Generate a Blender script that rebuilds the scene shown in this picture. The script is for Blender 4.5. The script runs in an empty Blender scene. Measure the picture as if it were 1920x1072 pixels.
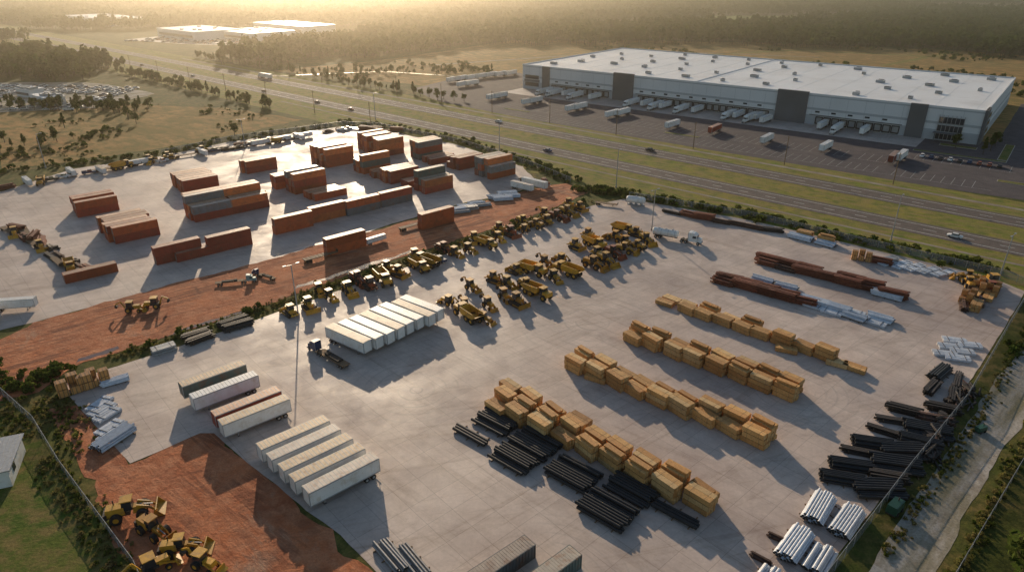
import bpy, math, random
from mathutils import Vector, Matrix, noise
random.seed(7)
R=random.Random(11)
sc=bpy.context.scene
D2R=math.radians

# ---------------------------------------------------------------- materials
def new_mat(name):
    m=bpy.data.materials.new(name); m.use_nodes=True
    nt=m.node_tree; b=nt.nodes['Principled BSDF']
    return m,nt,b
def N(nt,t,**kw):
    n=nt.nodes.new(t)
    for k,v in kw.items(): setattr(n,k,v)
    return n
def L(nt,a,b): nt.links.new(a,b)
def mixc(nt,fac,a,b,mode='MIX'):
    n=N(nt,'ShaderNodeMix',data_type='RGBA',blend_type=mode)
    for sock,val in ((n.inputs[0],fac),(n.inputs[6],a),(n.inputs[7],b)):
        if hasattr(val,'links'): L(nt,val,sock)
        elif isinstance(val,(int,float)): sock.default_value=val
        else: sock.default_value=(val[0],val[1],val[2],1)
    return n.outputs[2]
def noise_t(nt,vec,scale,detail=5,rough=.6,dist=0):
    n=N(nt,'ShaderNodeTexNoise'); n.inputs['Scale'].default_value=scale
    n.inputs['Detail'].default_value=detail; n.inputs['Roughness'].default_value=rough
    n.inputs['Distortion'].default_value=dist
    L(nt,vec,n.inputs['Vector']); return n.outputs['Fac']
def ramp(nt,fac,a,b,c0=(0,0,0),c1=(1,1,1)):
    n=N(nt,'ShaderNodeValToRGB'); e=n.color_ramp.elements
    e[0].position=a;e[1].position=b;e[0].color=(*c0,1);e[1].color=(*c1,1)
    L(nt,fac,n.inputs[0]); return n.outputs[0]
def wpos(nt,rot=0,scale=(1,1,1)):
    g=N(nt,'ShaderNodeNewGeometry'); mp=N(nt,'ShaderNodeMapping'); mp2=N(nt,'ShaderNodeMapping')
    mp.inputs['Rotation'].default_value=(0,0,rot); mp2.inputs['Scale'].default_value=scale
    L(nt,g.outputs['Position'],mp.inputs['Vector']); L(nt,mp.outputs[0],mp2.inputs['Vector']); return mp2.outputs[0]
def bump(nt,b,h,strength=.5,dist=.1):
    n=N(nt,'ShaderNodeBump'); n.inputs['Strength'].default_value=strength; n.inputs['Distance'].default_value=dist
    L(nt,h,n.inputs['Height']); L(nt,n.outputs[0],b.inputs['Normal'])

def M(name,c1,c2=None,scale=1.2,rough=.7,metal=0,rnd=0.0,bmp=0,spec=.4,dirt=None,dscale=.6):
    m,nt,b=new_mat(name)
    tc=N(nt,'ShaderNodeTexCoord'); oi=N(nt,'ShaderNodeObjectInfo')
    ad=N(nt,'ShaderNodeVectorMath',operation='ADD'); L(nt,tc.outputs['Object'],ad.inputs[0])
    sc_=N(nt,'ShaderNodeMath',operation='MULTIPLY'); L(nt,oi.outputs['Random'],sc_.inputs[0]); sc_.inputs[1].default_value=57.
    L(nt,sc_.outputs[0],ad.inputs[1]); v=ad.outputs[0]
    if c2 is None: c2=[x*.7 for x in c1]
    f=ramp(nt,noise_t(nt,v,scale),.35,.68)
    col=mixc(nt,f,c1,c2)
    if dirt:
        f2=ramp(nt,noise_t(nt,v,dscale,8,.7),.50,.70)
        col=mixc(nt,f2,col,dirt)
    if rnd>0:
        mr=N(nt,'ShaderNodeMapRange'); L(nt,oi.outputs['Random'],mr.inputs[0])
        mr.inputs[3].default_value=1-rnd; mr.inputs[4].default_value=1+rnd
        col=mixc(nt,1.0,col,mr.outputs[0],'MULTIPLY')
    L(nt,col,b.inputs['Base Color'])
    b.inputs['Roughness'].default_value=rough; b.inputs['Metallic'].default_value=metal
    b.inputs['Specular IOR Level'].default_value=spec
    if bmp: bump(nt,b,noise_t(nt,v,scale*6),bmp,.05)
    return m

def ground_mat(name,cols,scales,rough=.95,spec=.1,bscale=1.5,bstr=.6,bdist=.3,stretch=None,rot=0):
    m,nt,b=new_mat(name); v=wpos(nt,rot,stretch or (1,1,1)); v0=wpos(nt)
    col=cols[0]
    for i,(c,s) in enumerate(zip(cols[1:],scales)):
        f=ramp(nt,noise_t(nt,v if i%2==0 else v0,s,7,.65),.42,.6)
        col=mixc(nt,f,col,c)
    fine=ramp(nt,noise_t(nt,v0,2.2,8,.75),.3,.75,(.6,.6,.6),(1.3,1.3,1.3))
    col=mixc(nt,1.0,col,fine,'MULTIPLY')
    L(nt,col,b.inputs['Base Color']); b.inputs['Roughness'].default_value=rough
    b.inputs['Specular IOR Level'].default_value=spec
    bump(nt,b,noise_t(nt,v0,bscale,8,.7),bstr,bdist)
    return m

mt_terrain=ground_mat('grass_ground',[(.12,.13,.028),(.075,.095,.02),(.21,.155,.055),(.07,.08,.02)],[.03,.09,.4],bstr=.45)
mt_verge=ground_mat('verge_grass',[(.20,.24,.028),(.30,.25,.045),(.11,.155,.022),(.28,.21,.08)],[.05,.2,.5],stretch=(.25,1,1),rot=D2R(42),bstr=.35)
mt_field=ground_mat('dry_field',[(.40,.21,.07),(.24,.17,.05),(.46,.27,.10),(.19,.15,.045)],[.012,.05,.2],stretch=(.5,1,1),rot=D2R(42),bdist=.4,bstr=.45)
mt_lawn=ground_mat('lawn_grass',[(.08,.13,.02),(.13,.15,.03),(.22,.17,.06)],[.1,.35])
mt_gravel=ground_mat('gravel_surface',[(.46,.41,.35),(.36,.31,.25),(.52,.47,.41),(.25,.22,.14)],[.12,.4,.2],bstr=.3,bdist=.08,stretch=(.15,1,1),rot=D2R(-43))
mt_path=ground_mat('path_surface',[(.36,.31,.25),(.27,.22,.18)],[.12],bstr=.2,bdist=.05)
mt_palefield=ground_mat('pale_meadow',[(.26,.27,.07),(.17,.21,.045)],[.02])

def dirt_mat(name,rot):
    m,nt,b=new_mat(name); v0=wpos(nt)
    col=mixc(nt,ramp(nt,noise_t(nt,v0,.07,8,.65,.5),.4,.62),(.56,.19,.08),(.38,.12,.055))
    col=mixc(nt,ramp(nt,noise_t(nt,v0,.30,8,.72,.3),.42,.72),col,(.64,.29,.155))
    col=mixc(nt,ramp(nt,noise_t(nt,v0,.045,7,.7,.6),.58,.70),col,(.44,.29,.20))
    col=mixc(nt,ramp(nt,noise_t(nt,v0,.12,7,.7,.6),.58,.70),col,(.20,.075,.045))
    for rr,sx in ((0,.05),(.12,.035)):
        vt=wpos(nt,rot+rr,(sx,1.0,1))
        tr=noise_t(nt,vt,.6,5,.62,.7)
        tr2=ramp(nt,tr,.53,.56)
        brk=ramp(nt,noise_t(nt,v0,.06,4,.6),.44,.58,(0,0,0),(.7,.7,.7))
        col=mixc(nt,mixc(nt,1.0,tr2,brk,'MULTIPLY'),col,(.22,.08,.045))
    fine=ramp(nt,noise_t(nt,v0,2.6,8,.75),.3,.75,(.68,.68,.68),(1.22,1.22,1.22))
    col=mixc(nt,1.0,col,fine,'MULTIPLY')
    L(nt,col,b.inputs['Base Color']); b.inputs['Roughness'].default_value=.92; b.inputs['Specular IOR Level'].default_value=.2
    h=mixc(nt,.35,noise_t(nt,v0,.8,9,.72,.4),tr)
    bump(nt,b,h,.9,.6)
    return m
mt_dirt=dirt_mat('red_clay',D2R(-42)); mt_dirt2=dirt_mat('red_clay_lot',D2R(35))

def concrete_mat(name,base,rot,panel=5.0):
    m,nt,b=new_mat(name); v=wpos(nt,rot); v0=wpos(nt)
    br=N(nt,'ShaderNodeTexBrick'); br.offset=0; br.squash=1
    br.inputs['Scale'].default_value=1; br.inputs['Brick Width'].default_value=panel; br.inputs['Row Height'].default_value=panel
    br.inputs['Mortar Size'].default_value=.045; br.inputs['Mortar Smooth'].default_value=.2; br.inputs['Bias'].default_value=0
    br.inputs['Color1'].default_value=(*[x*1.04 for x in base],1); br.inputs['Color2'].default_value=(*[x*.94 for x in base],1)
    br.inputs['Mortar'].default_value=(*[x*.66 for x in base],1)
    L(nt,v,br.inputs['Vector'])
    col=br.outputs['Color']
    big=ramp(nt,noise_t(nt,v0,.022,8,.68,.4),.38,.62,(.78,.75,.75),(1.10,1.08,1.05))
    col=mixc(nt,1.0,col,big,'MULTIPLY')
    med=ramp(nt,noise_t(nt,v0,.14,9,.72,.5),.35,.66,(.82,.79,.78),(1.07,1.07,1.07))
    col=mixc(nt,1.0,col,med,'MULTIPLY')
    for rr in (.08,D2R(90)-.1,.5):
        vt=wpos(nt,rot+rr,(.05,.8,1)); 
        t=ramp(nt,noise_t(nt,vt,.5,6,.7,1.2),.54,.68,(1,1,1),(.76,.73,.70))
        col=mixc(nt,.7,col,t,'MULTIPLY')
    st=ramp(nt,noise_t(nt,v0,.5,6,.6),.68,.78,(1,1,1),(.62,.56,.50))
    col=mixc(nt,.6,col,st,'MULTIPLY')
    fine=ramp(nt,noise_t(nt,v0,1.8,8,.75),.3,.72,(.90,.90,.90),(1.07,1.07,1.07))
    col=mixc(nt,1.0,col,fine,'MULTIPLY')
    # curved tyre scuffs left by turning trucks
    for cx,cy,sc2 in ((5,70,.55),(-20,120,.42),(60,120,.5),(20,150,.38),(-120,240,.4)):
        mp=N(nt,'ShaderNodeMapping'); mp.inputs['Location'].default_value=(-cx*sc2/3,-cy*sc2/3,0); mp.inputs['Scale'].default_value=(sc2/3,sc2/3,0); L(nt,v0,mp.inputs['Vector'])
        wv=N(nt,'ShaderNodeTexWave'); wv.wave_type='RINGS'; wv.rings_direction='SPHERICAL'; wv.inputs['Scale'].default_value=.9; wv.inputs['Distortion'].default_value=1.2; wv.inputs['Detail'].default_value=2; wv.inputs['Detail Scale'].default_value=.4
        L(nt,mp.outputs[0],wv.inputs['Vector'])
        ln=N(nt,'ShaderNodeVectorMath',operation='LENGTH'); L(nt,mp.outputs[0],ln.inputs[0])
        ln2=N(nt,'ShaderNodeMath',operation='MULTIPLY'); L(nt,ln.outputs['Value'],ln2.inputs[0]); ln2.inputs[1].default_value=.28
        fall=ramp(nt,ln2.outputs[0],.15,.9,(.6,.6,.6),(0,0,0))
        k=mixc(nt,1.0,ramp(nt,wv.outputs['Fac'],.88,.99),fall,'MULTIPLY')
        k=mixc(nt,1.0,k,ramp(nt,noise_t(nt,v0,.07,4),.42,.56),'MULTIPLY')
        col=mixc(nt,k,col,[x*.55 for x in base])
    L(nt,col,b.inputs['Base Color'])
    rg=ramp(nt,noise_t(nt,v0,.06,6,.7),.35,.65,(.48,.48,.48),(.76,.76,.76)); L(nt,rg,b.inputs['Roughness'])
    b.inputs['Specular IOR Level'].default_value=.30
    bump(nt,b,noise_t(nt,v0,3,6,.7),.15,.03)
    return m
mt_conc=concrete_mat('yard_concrete',(.61,.515,.455),D2R(-42))
mt_conc2=concrete_mat('apron_concrete',(.50,.45,.41),D2R(38.4),6)
mt_asph=ground_mat('asphalt',[(.145,.115,.10),(.17,.135,.12),(.115,.095,.085)],[.05,.3],rough=.9,spec=.2,bstr=.1,bdist=.02,stretch=(.05,1,1),rot=D2R(42))
mt_lot=ground_mat('lot_asphalt',[(.095,.080,.085),(.115,.098,.10),(.078,.067,.072)],[.03,.2],rough=.9,spec=.2,bstr=.1,bdist=.02)
mt_mark=M('road_paint',(.7,.7,.66),(.5,.5,.47),rough=.7)
mt_mark2=M('faded_stall_paint',(.45,.45,.44),(.28,.28,.27),rough=.8)
mt_water=M('puddle_water',(.14,.07,.045),(.10,.05,.035),rough=.12,spec=.6)

mt_yel=M('machine_yellow',(.68,.36,.03),(.52,.26,.025),1.5,.45,rnd=.25,dirt=(.26,.14,.07),spec=.5)
mt_yel2=M('machine_ochre',(.56,.26,.025),(.42,.19,.02),1.5,.5,rnd=.25,dirt=(.22,.12,.06))
mt_redm=M('machine_red',(.34,.08,.03),(.22,.06,.03),1.5,.5,rnd=.25,dirt=(.14,.08,.05))
mt_rub=M('tyre_rubber',(.018,.017,.016),(.05,.04,.035),2,.85)
mt_glass=M('cab_glass',(.02,.03,.035),(.03,.035,.04),1,.08,spec=.8)
mt_dark=M('dark_steel',(.04,.037,.035),(.07,.05,.04),2,.6,rnd=.3)
mt_steel=M('bare_steel',(.34,.34,.35),(.24,.23,.22),2,.4,.6,rnd=.2)
mt_galv=M('galvanised_steel',(.42,.43,.44),(.32,.32,.32),2,.45,.3)
mt_white=M('white_paint',(.82,.81,.79),(.74,.72,.69),.8,.45,rnd=.06,dirt=(.62,.55,.46),dscale=.5)
mt_tan=M('weathered_roof',(.74,.56,.37),(.58,.41,.25),.6,.55,rnd=.15,dirt=(.36,.20,.12),dscale=.5)
mt_groof=M('grey_roof',(.62,.53,.45),(.46,.39,.34),.6,.5,rnd=.15,dirt=(.36,.22,.15),dscale=.5)
mt_blue=M('truck_blue',(.03,.06,.14),(.02,.04,.10),1,.35)
mt_teal=M('truck_teal',(.25,.38,.38),(.18,.28,.28),1,.4)
mt_gen=M('dark_green_paint',(.03,.10,.06),(.02,.07,.045),1,.4)
CONT=[M('container_rust',(.46,.10,.03),(.34,.075,.028),.7,.6,rnd=.25,dirt=(.24,.07,.03)),
      M('container_oxide',(.33,.055,.028),(.24,.045,.025),.7,.6,rnd=.25,dirt=(.17,.05,.03)),
      M('container_grey',(.17,.18,.19),(.13,.135,.14),.7,.55,rnd=.25,dirt=(.22,.11,.065)),
      M('container_green',(.10,.14,.13),(.08,.105,.10),.7,.55,rnd=.25,dirt=(.18,.09,.055)),
      M('container_orange',(.56,.16,.045),(.44,.125,.04),.7,.6,rnd=.25,dirt=(.27,.09,.04))]
CROOF=[M('roof_rust',(.60,.34,.21),(.48,.23,.14),.5,.5,rnd=.3,dirt=(.32,.15,.09)),
       M('roof_oxide',(.52,.28,.19),(.40,.19,.125),.5,.5,rnd=.3,dirt=(.26,.12,.08)),
       M('roof_grey',(.62,.50,.40),(.46,.37,.30),.5,.45,rnd=.25,dirt=(.36,.20,.13)),
       M('roof_green',(.50,.43,.34),(.38,.32,.26),.5,.45,rnd=.25,dirt=(.34,.19,.12)),
       M('roof_orange',(.70,.47,.33),(.56,.33,.20),.5,.5,rnd=.25,dirt=(.38,.19,.12))]
def lumber_mat(name,c):
    m,nt,b=new_mat(name)
    tc=N(nt,'ShaderNodeTexCoord'); oi=N(nt,'ShaderNodeObjectInfo')
    w=N(nt,'ShaderNodeTexWave'); w.bands_direction='Z'; w.inputs['Scale'].default_value=1.9; w.inputs['Distortion'].default_value=.3
    L(nt,tc.outputs['Object'],w.inputs['Vector'])
    w2=N(nt,'ShaderNodeTexWave'); w2.bands_direction='Y'; w2.inputs['Scale'].default_value=1.1; w2.inputs['Distortion'].default_value=.4
    L(nt,tc.outputs['Object'],w2.inputs['Vector'])
    n1=noise_t(nt,tc.outputs['Object'],2.5,6,.7)
    col=mixc(nt,ramp(nt,n1,.35,.65),c,[x*.68 for x in c])
    col=mixc(nt,1.0,col,ramp(nt,w.outputs['Fac'],.0,.35,(.55,.5,.45),(1,1,1)),'MULTIPLY')
    col=mixc(nt,.6,col,ramp(nt,w2.outputs['Fac'],.0,.3,(.6,.55,.5),(1,1,1)),'MULTIPLY')
    mr=N(nt,'ShaderNodeMapRange'); L(nt,oi.outputs['Random'],mr.inputs[0]); mr.inputs[3].default_value=.78; mr.inputs[4].default_value=1.12
    col=mixc(nt,1.0,col,mr.outputs[0],'MULTIPLY')
    L(nt,col,b.inputs['Base Color']); b.inputs['Roughness'].default_value=.75
    return m
LUM=[lumber_mat('lumber_a',(.84,.47,.165)),lumber_mat('lumber_b',(.72,.36,.115)),lumber_mat('lumber_c',(.86,.56,.25))]
mt_pallet=M('old_wood',(.24,.15,.08),(.16,.10,.06),2,.85)
mt_bpipe=M('black_pipe',(.016,.016,.018),(.03,.028,.027),1,.42,spec=.4)
mt_wpipe=M('white_wrap',(.66,.70,.76),(.48,.51,.56),1.5,.4,rnd=.1)
mt_rust=M('rusted_beam',(.24,.075,.04),(.15,.05,.03),1.5,.7,rnd=.3)
mt_brown=M('brown_beam',(.14,.07,.05),(.08,.05,.04),1.5,.7,rnd=.3)

def leaf_mat(name,a,b_,tr=.35):
    m,nt,b=new_mat(name); nt.nodes.remove(b)
    v=wpos(nt)
    n1=ramp(nt,noise_t(nt,v,.09,4,.7),.35,.65)
    col=mixc(nt,n1,a,b_)
    n2=ramp(nt,noise_t(nt,v,1.1,3,.7),.3,.7,(.6,.6,.6),(1.35,1.35,1.35))
    col=mixc(nt,1.0,col,n2,'MULTIPLY')
    d=N(nt,'ShaderNodeBsdfDiffuse'); t=N(nt,'ShaderNodeBsdfTranslucent'); mx=N(nt,'ShaderNodeMixShader')
    L(nt,col,d.inputs[0]); L(nt,col,t.inputs[0]); mx.inputs[0].default_value=tr
    L(nt,d.outputs[0],mx.inputs[1]); L(nt,t.outputs[0],mx.inputs[2])
    L(nt,mx.outputs[0],nt.nodes['Material Output'].inputs[0]); return m
mt_leaf=leaf_mat('tree_foliage',(.04,.075,.016),(.10,.12,.028),.38)
mt_leaf2=leaf_mat('shrub_foliage',(.07,.105,.02),(.15,.16,.035),.42)
mt_dryleaf=leaf_mat('dry_weeds',(.20,.20,.05),(.28,.21,.09),.4)
mt_bark=M('bark',(.10,.07,.05),(.06,.045,.035),3,.9)

# ---------------------------------------------------------------- mesh builder
class MB:
    def __init__(s): s.v=[];s.f=[];s.m=[]
    def add(s,pts,faces,mi):
        o=len(s.v); s.v+= [tuple(p) for p in pts]
        for f in faces: s.f.append([i+o for i in f]); s.m.append(mi)
    def box(s,c,sz,mi,rz=0,tx=1,ty=1,ox=0):
        hx,hy,hz=sz[0]/2,sz[1]/2,sz[2]/2; P=[]
        for z,ax,ay,o in ((-hz,1,1,0),(hz,tx,ty,ox)):
            for x,y in ((-hx,-hy),(hx,-hy),(hx,hy),(-hx,hy)):
                X=x*ax+o;Y=y*ay
                P.append((c[0]+X*math.cos(rz)-Y*math.sin(rz),c[1]+X*math.sin(rz)+Y*math.cos(rz),c[2]+z))
        s.add(P,[(3,2,1,0),(4,5,6,7),(0,1,5,4),(1,2,6,5),(2,3,7,6),(3,0,4,7)],mi)
    def beam(s,a,b,w,h,mi):
        a=Vector(a);b=Vector(b);d=(b-a).normalized()
        up=Vector((0,0,1)) if abs(d.z)<.95 else Vector((1,0,0))
        sd=d.cross(up).normalized()*w/2; u=sd.cross(d).normalized()*h/2
        P=[a-sd-u,a+sd-u,a+sd+u,a-sd+u,b-sd-u,b+sd-u,b+sd+u,b-sd+u]
        s.add(P,[(3,2,1,0),(4,5,6,7),(0,1,5,4),(1,2,6,5),(2,3,7,6),(3,0,4,7)],mi)
    def cyl(s,a,b,r,mi,n=10,r2=None,mi2=None):
        a=Vector(a);b=Vector(b);d=(b-a).normalized()
        up=Vector((0,0,1)) if abs(d.z)<.95 else Vector((1,0,0))
        x=d.cross(up).normalized(); y=x.cross(d); r2=r if r2 is None else r2
        P=[a+(x*math.cos(2*math.pi*i/n)+y*math.sin(2*math.pi*i/n))*r for i in range(n)]
        P+=[b+(x*math.cos(2*math.pi*i/n)+y*math.sin(2*math.pi*i/n))*r2 for i in range(n)]
        s.add(P,[(i,(i+1)%n,(i+1)%n+n,i+n) for i in range(n)],mi)
        s.add(P[:n],[tuple(range(n))[::-1]],mi if mi2 is None else mi2)
        s.add(P[n:],[tuple(range(n))],mi if mi2 is None else mi2)
    def prism(s,prof,y0,y1,mi):
        n=len(prof); P=[(x,y0,z) for x,z in prof]+[(x,y1,z) for x,z in prof]
        s.add(P,[tuple(range(n)),tuple(range(n,2*n))[::-1]]+[((i+1)%n,i,i+n,(i+1)%n+n) for i in range(n)],mi)
    def wheel(s,x,y,r,w,mi,hub):
        s.cyl((x,y-w/2,r),(x,y+w/2,r),r,mi,12)
        s.cyl((x,y-w/2-.02,r),(x,y+w/2+.02,r),r*.5,hub,8)
    def leaves(s,c,rx,ry,rz,n,size,mi,clumps=7,rnd=R):
        C=[]
        for i in range(clumps):
            a=rnd.uniform(0,6.28);e=rnd.uniform(-.5,1.3);k=rnd.uniform(.35,.8)
            C.append((c[0]+rx*k*math.cos(a)*math.cos(e),c[1]+ry*k*math.sin(a)*math.cos(e),c[2]+rz*k*math.sin(e),rnd.uniform(.3,.55)))
        for i in range(n):
            q=C[i%clumps]; d=Vector((rnd.gauss(0,1),rnd.gauss(0,1),rnd.gauss(0,1))).normalized()*rnd.uniform(.55,1.1)
            p=Vector((q[0]+d.x*rx*q[3],q[1]+d.y*ry*q[3],q[2]+d.z*rz*q[3]))
            nr=(d+Vector((rnd.uniform(-.6,.6),rnd.uniform(-.6,.6),rnd.uniform(-.3,.8)))).normalized()
            t=nr.cross(Vector((rnd.uniform(-1,1),rnd.uniform(-1,1),rnd.uniform(-1,1)))).normalized(); u=nr.cross(t)
            z=size*rnd.uniform(.6,1.3)
            s.add([p-t*z-u*z*.6,p+t*z*.7-u*z*.8,p+t*z+u*z*.5,p-t*z*.5+u*z],[(0,1,2,3)],mi)
    def mesh(s,name,mats):
        me=bpy.data.meshes.new(name); me.from_pydata(s.v,[],s.f)
        for m in mats: me.materials.append(m)
        me.polygons.foreach_set('material_index',s.m); me.update(); return me

COL=sc.collection
def place(name,me,x=0,y=0,z=0,rot=0,scale=1,parent=None):
    o=bpy.data.objects.new(name,me); COL.objects.link(o)
    o.location=(x,y,z); o.rotation_euler=(0,0,D2R(rot))
    if scale!=1: o.scale=(scale,)*3 if isinstance(scale,(int,float)) else scale
    if parent: o.parent=parent
    return o

def smooth_poly(pts,step=3,amp=0,seed=0):
    out=[]
    n=len(pts)
    for i in range(n):
        a=Vector(pts[i]);b=Vector(pts[(i+1)%n]); k=max(1,int((b-a).length/step)) if amp else 1
        for j in range(k):
            p=a.lerp(b,j/k)
            if amp:
                q=noise.noise_vector(Vector((p.x*.12+seed,p.y*.12,seed)))+.6*noise.noise_vector(Vector((p.x*.5+seed,p.y*.5,seed)))
                p=p+Vector((q.x,q.y))*amp
            out.append((p.x,p.y))
    return out
def sheet(name,pts,z,mat,amp=0,step=3,seed=0):
    P=smooth_poly([Vector(p) for p in pts],step,amp,seed)
    me=bpy.data.meshes.new(name); me.from_pydata([(x,y,z) for x,y in P],[],[list(range(len(P)))])
    me.materials.append(mat); me.update()
    if me.polygons[0].normal.z<0: me.flip_normals()
    return place(name,me)

dx,dy=.743,-.669; nx,ny=.669,.743
def TS(t,s): return (nx*s+dx*t, ny*s+dy*t)
def strip(name,s0,s1,t0,t1,z,mat): return sheet(name,[TS(t0,s0),TS(t1,s0),TS(t1,s1),TS(t0,s1)],z,mat)

# ---------------------------------------------------------------- ground sheets
sheet('ground',[(-9000,-800),(9000,-800),(9000,16000),(-9000,16000)],0,mt_terrain)
strip('grass_verge',219,311,-1500,600,.02,mt_verge)
sheet('dry_field',[(-273,360),(-430,345),(-430,440),(-255,452),(-176,434),(-120,399),(-150,352),(-200,304),(-222,290)],.024,mt_field,4,8,1)
sheet('dry_field',[(-205,605),(-115,690),(-65,765),(0,870),(150,870),(300,840),(480,760),(620,560),(520,430),(400,330),(240,260),(150,330),(0,460),(-60,520)],.012,mt_field,6,14,2)
sheet('meadow',[(330,1200),(560,1180),(600,1330),(360,1330)],.02,mt_palefield,10,30,3)
sheet('meadow',[(900,1500),(1250,1450),(1250,1700),(950,1700)],.02,mt_palefield,10,30,4)
sheet('yard_pavement',[(-95.8,121.9),(-90.6,126.8),(-77.2,138.6),(-64.1,151.3),(-39.4,176.6),(-10.2,203.9),(29.6,241.7),(42.7,250),(53.8,244.2),(82.1,226.3),(100.8,210),(111,200),(135.6,178),(140,168),(119.3,145.8),(89.3,114.6),(68.1,94.5),(53.3,80.2),(45.6,72.7),(30,56),(-11.4,56),(-18.4,71),(-26.5,79.7),(-35.1,86.6),(-46.5,96.6),(-56.6,105.5),(-59.2,105.5),(-67.9,96.9)],.06,mt_conc,.25,2,5)
sheet('container_yard_pavement',[(-240,225),(-200.4,260),(-193,292),(-166,312),(-143,344),(-95,380),(-76,376),(-27,337),(5,296),(10.9,272),(0,256),(-16.1,246.8),(-37.3,226.3),(-60.8,201.1),(-83.2,180.1),(-102,165),(-119,150),(-160,118),(-260,160)],.05,mt_conc,.8,3,6)
sheet('red_dirt_road',[(-150,115),(-121,141),(-119,150.5),(-61,201.5),(0,256.5),(22,271),(29,258),(20,243),(-11,213),(-41,184.5),(-66,159),(-87,138.5),(-95,130),(-99,119),(-112,108)],.055,mt_dirt,1.6,2,7)
sheet('red_dirt_lot',[(-67.9,97.2),(-59.2,105.2),(-56.6,105.3),(-46.5,96.3),(-35.1,86.3),(-18,70),(-22,56),(-44,60),(-62,80),(-78,98),(-92,113),(-84,116)],.035,mt_dirt2,1.6,2,8)
sheet('lawn',[(-106,119),(-92,108),(-79,95),(-55,73),(-50,67),(-60,50),(-160,60),(-160,110)],.025,mt_lawn,.5,3,9)
for i,p in enumerate([[(-84,141.5),(-67,157.5),(-66.5,158.5),(-78,149)],[(-60,169),(-49,178.5),(-30,196),(-31,197.5),(-50,180.3),(-60,171)],[(-97,131),(-90,137.5),(-91,138.5),(-98,133)]]):
    sheet('rain_puddle',p,.06,mt_water,1.3,1,20+i)
sheet('gravel_road',[(165,180),(121,140.5),(102,122),(77,98),(61,82),(44,64),(54,64),(72,83),(88,99),(106,114.5),(131,136),(175,175)],.03,mt_gravel,.7,2,10)
for nm,s in (('highway_carriageway',254),('highway_carriageway',284)):
    strip(nm,s-6.6,s+6.6,-1500,600,.06,mt_asph)
strip('footpath',238.5,240,-420,600,.05,mt_path)
strip('frontage_path',299,301.5,-700,600,.05,mt_path)
mb=MB()
def tsq(t0,t1,s0,s1,z=.066):
    P=[TS(t0,s0),TS(t1,s0),TS(t1,s1),TS(t0,s1)]; mb.add([(x,y,z) for x,y in P],[(0,1,2,3)],0)
for s in (254,284):
    for e in (-4.3,4.1): tsq(-1200,500,s+e,s+e+.26)
    t=-900
    while t<450: tsq(t,t+4,s-.1,s+.14); t+=11
place('road_markings',mb.mesh('road_markings',[mt_mark]))
WX,WY,WR=7.8,514,-38.4
def WL(x,y):
    a=D2R(WR); return (WX+x*math.cos(a)-y*math.sin(a),WY+x*math.sin(a)+y*math.cos(a))
sheet('warehouse_lot',[WL(-75,20),WL(-60,-55),WL(-10,-78),WL(70,-88),WL(180,-92),WL(285,-94),WL(318,-92),WL(330,-40),WL(332,150),WL(292,150),WL(292,10),WL(-10,10),WL(-10,60),WL(-60,60)],.04,mt_lot,.4,6,11)
sheet('dock_apron',[WL(0,-24),WL(262,-24),WL(262,0),WL(0,0)],.06,mt_conc2)
mb=MB()
def wq(x0,x1,y0,y1,z=.07):
    P=[WL(x0,y0),WL(x1,y0),WL(x1,y1),WL(x0,y1)]; mb.add([(x,y,z) for x,y in P],[(0,1,2,3)],0)
for row,(xa,xb) in (((-52,-66),(20,262)),((-74,-86),(60,300)),((-38,-50),(262,305))):
    x=xa
    while x<xb:
        if R.random()>.1: wq(x,x+.16,row[1],row[0])
        x+=3.7
    wq(xa,xb,row[1],row[1]+.16)
x=4
while x<255: wq(x,x+.16,-23,-2,.075); x+=4.2
place('parking_markings',mb.mesh('parking_markings',[mt_mark2]))
mb=MB()
for (a,b,c,d) in ((262,300,-32,-29),(270,286,-12,-7),(300,318,-70,-66),(296,300,-28,10),(40,60,-72,-69),(150,170,-72,-69)):
    P=WL((a+b)/2,(c+d)/2); mb.box((P[0],P[1],.1),(b-a,d-c,.16),0,D2R(WR)); mb.box((P[0],P[1],.14),(b-a-.5,d-c-.5,.14),1,D2R(WR))
place('kerbed_island',mb.mesh('kerbed_island',[mt_conc2,mt_lawn]))
sheet('farm_track',[(-72,640),(138,760),(300,700),(301,703),(138,764),(-74,644)],.03,mt_path,1,10,30)
sheet('farm_track',[(-60,520),(-30,560),(-28,558),(-57,519)],.03,mt_path)
sheet('drainage_canal',[(330,640),(470,760),(476,757),(336,637)],.03,mt_verge,1,10,31)
sheet('drainage_canal',[(150,700),(300,760),(420,700),(422,706),(300,768),(148,706)],.03,mt_verge,1,10,33)
sheet('drainage_canal',[(-200,570),(-110,600),(-20,560),(-20,563),(-110,604),(-202,573)],.03,mt_water,1,10,32)

# ---------------------------------------------------------------- warehouse
mt_wall_l=M('wall_light',(.70,.71,.72),(.64,.65,.66),.05,.8)
mt_wall_m=M('wall_mid',(.44,.46,.48),(.38,.40,.42),.05,.8)
mt_wall_d=M('wall_dark',(.13,.135,.145),(.10,.105,.11),.05,.7)
mt_roof=M('membrane_roof',(.84,.82,.80),(.78,.75,.72),.04,.45,dirt=(.68,.64,.60),dscale=.03)
mt_door=M('dock_door',(.34,.34,.34),(.26,.26,.26),.3,.5)
mt_seal=M('dock_seal',(.025,.025,.025),(.04,.04,.04),.3,.8)
mt_win=M('window_glass',(.03,.045,.06),(.02,.03,.04),.2,.06,spec=.9)
wh=bpy.data.objects.new('distribution_warehouse',None); COL.objects.link(wh); wh.location=(WX,WY,0); wh.rotation_euler=(0,0,D2R(WR))
LW,DW=285,142
def child(nm,mb,mats): 
    return place(nm,mb.mesh(nm,mats),parent=wh)
mb=MB()
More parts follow.
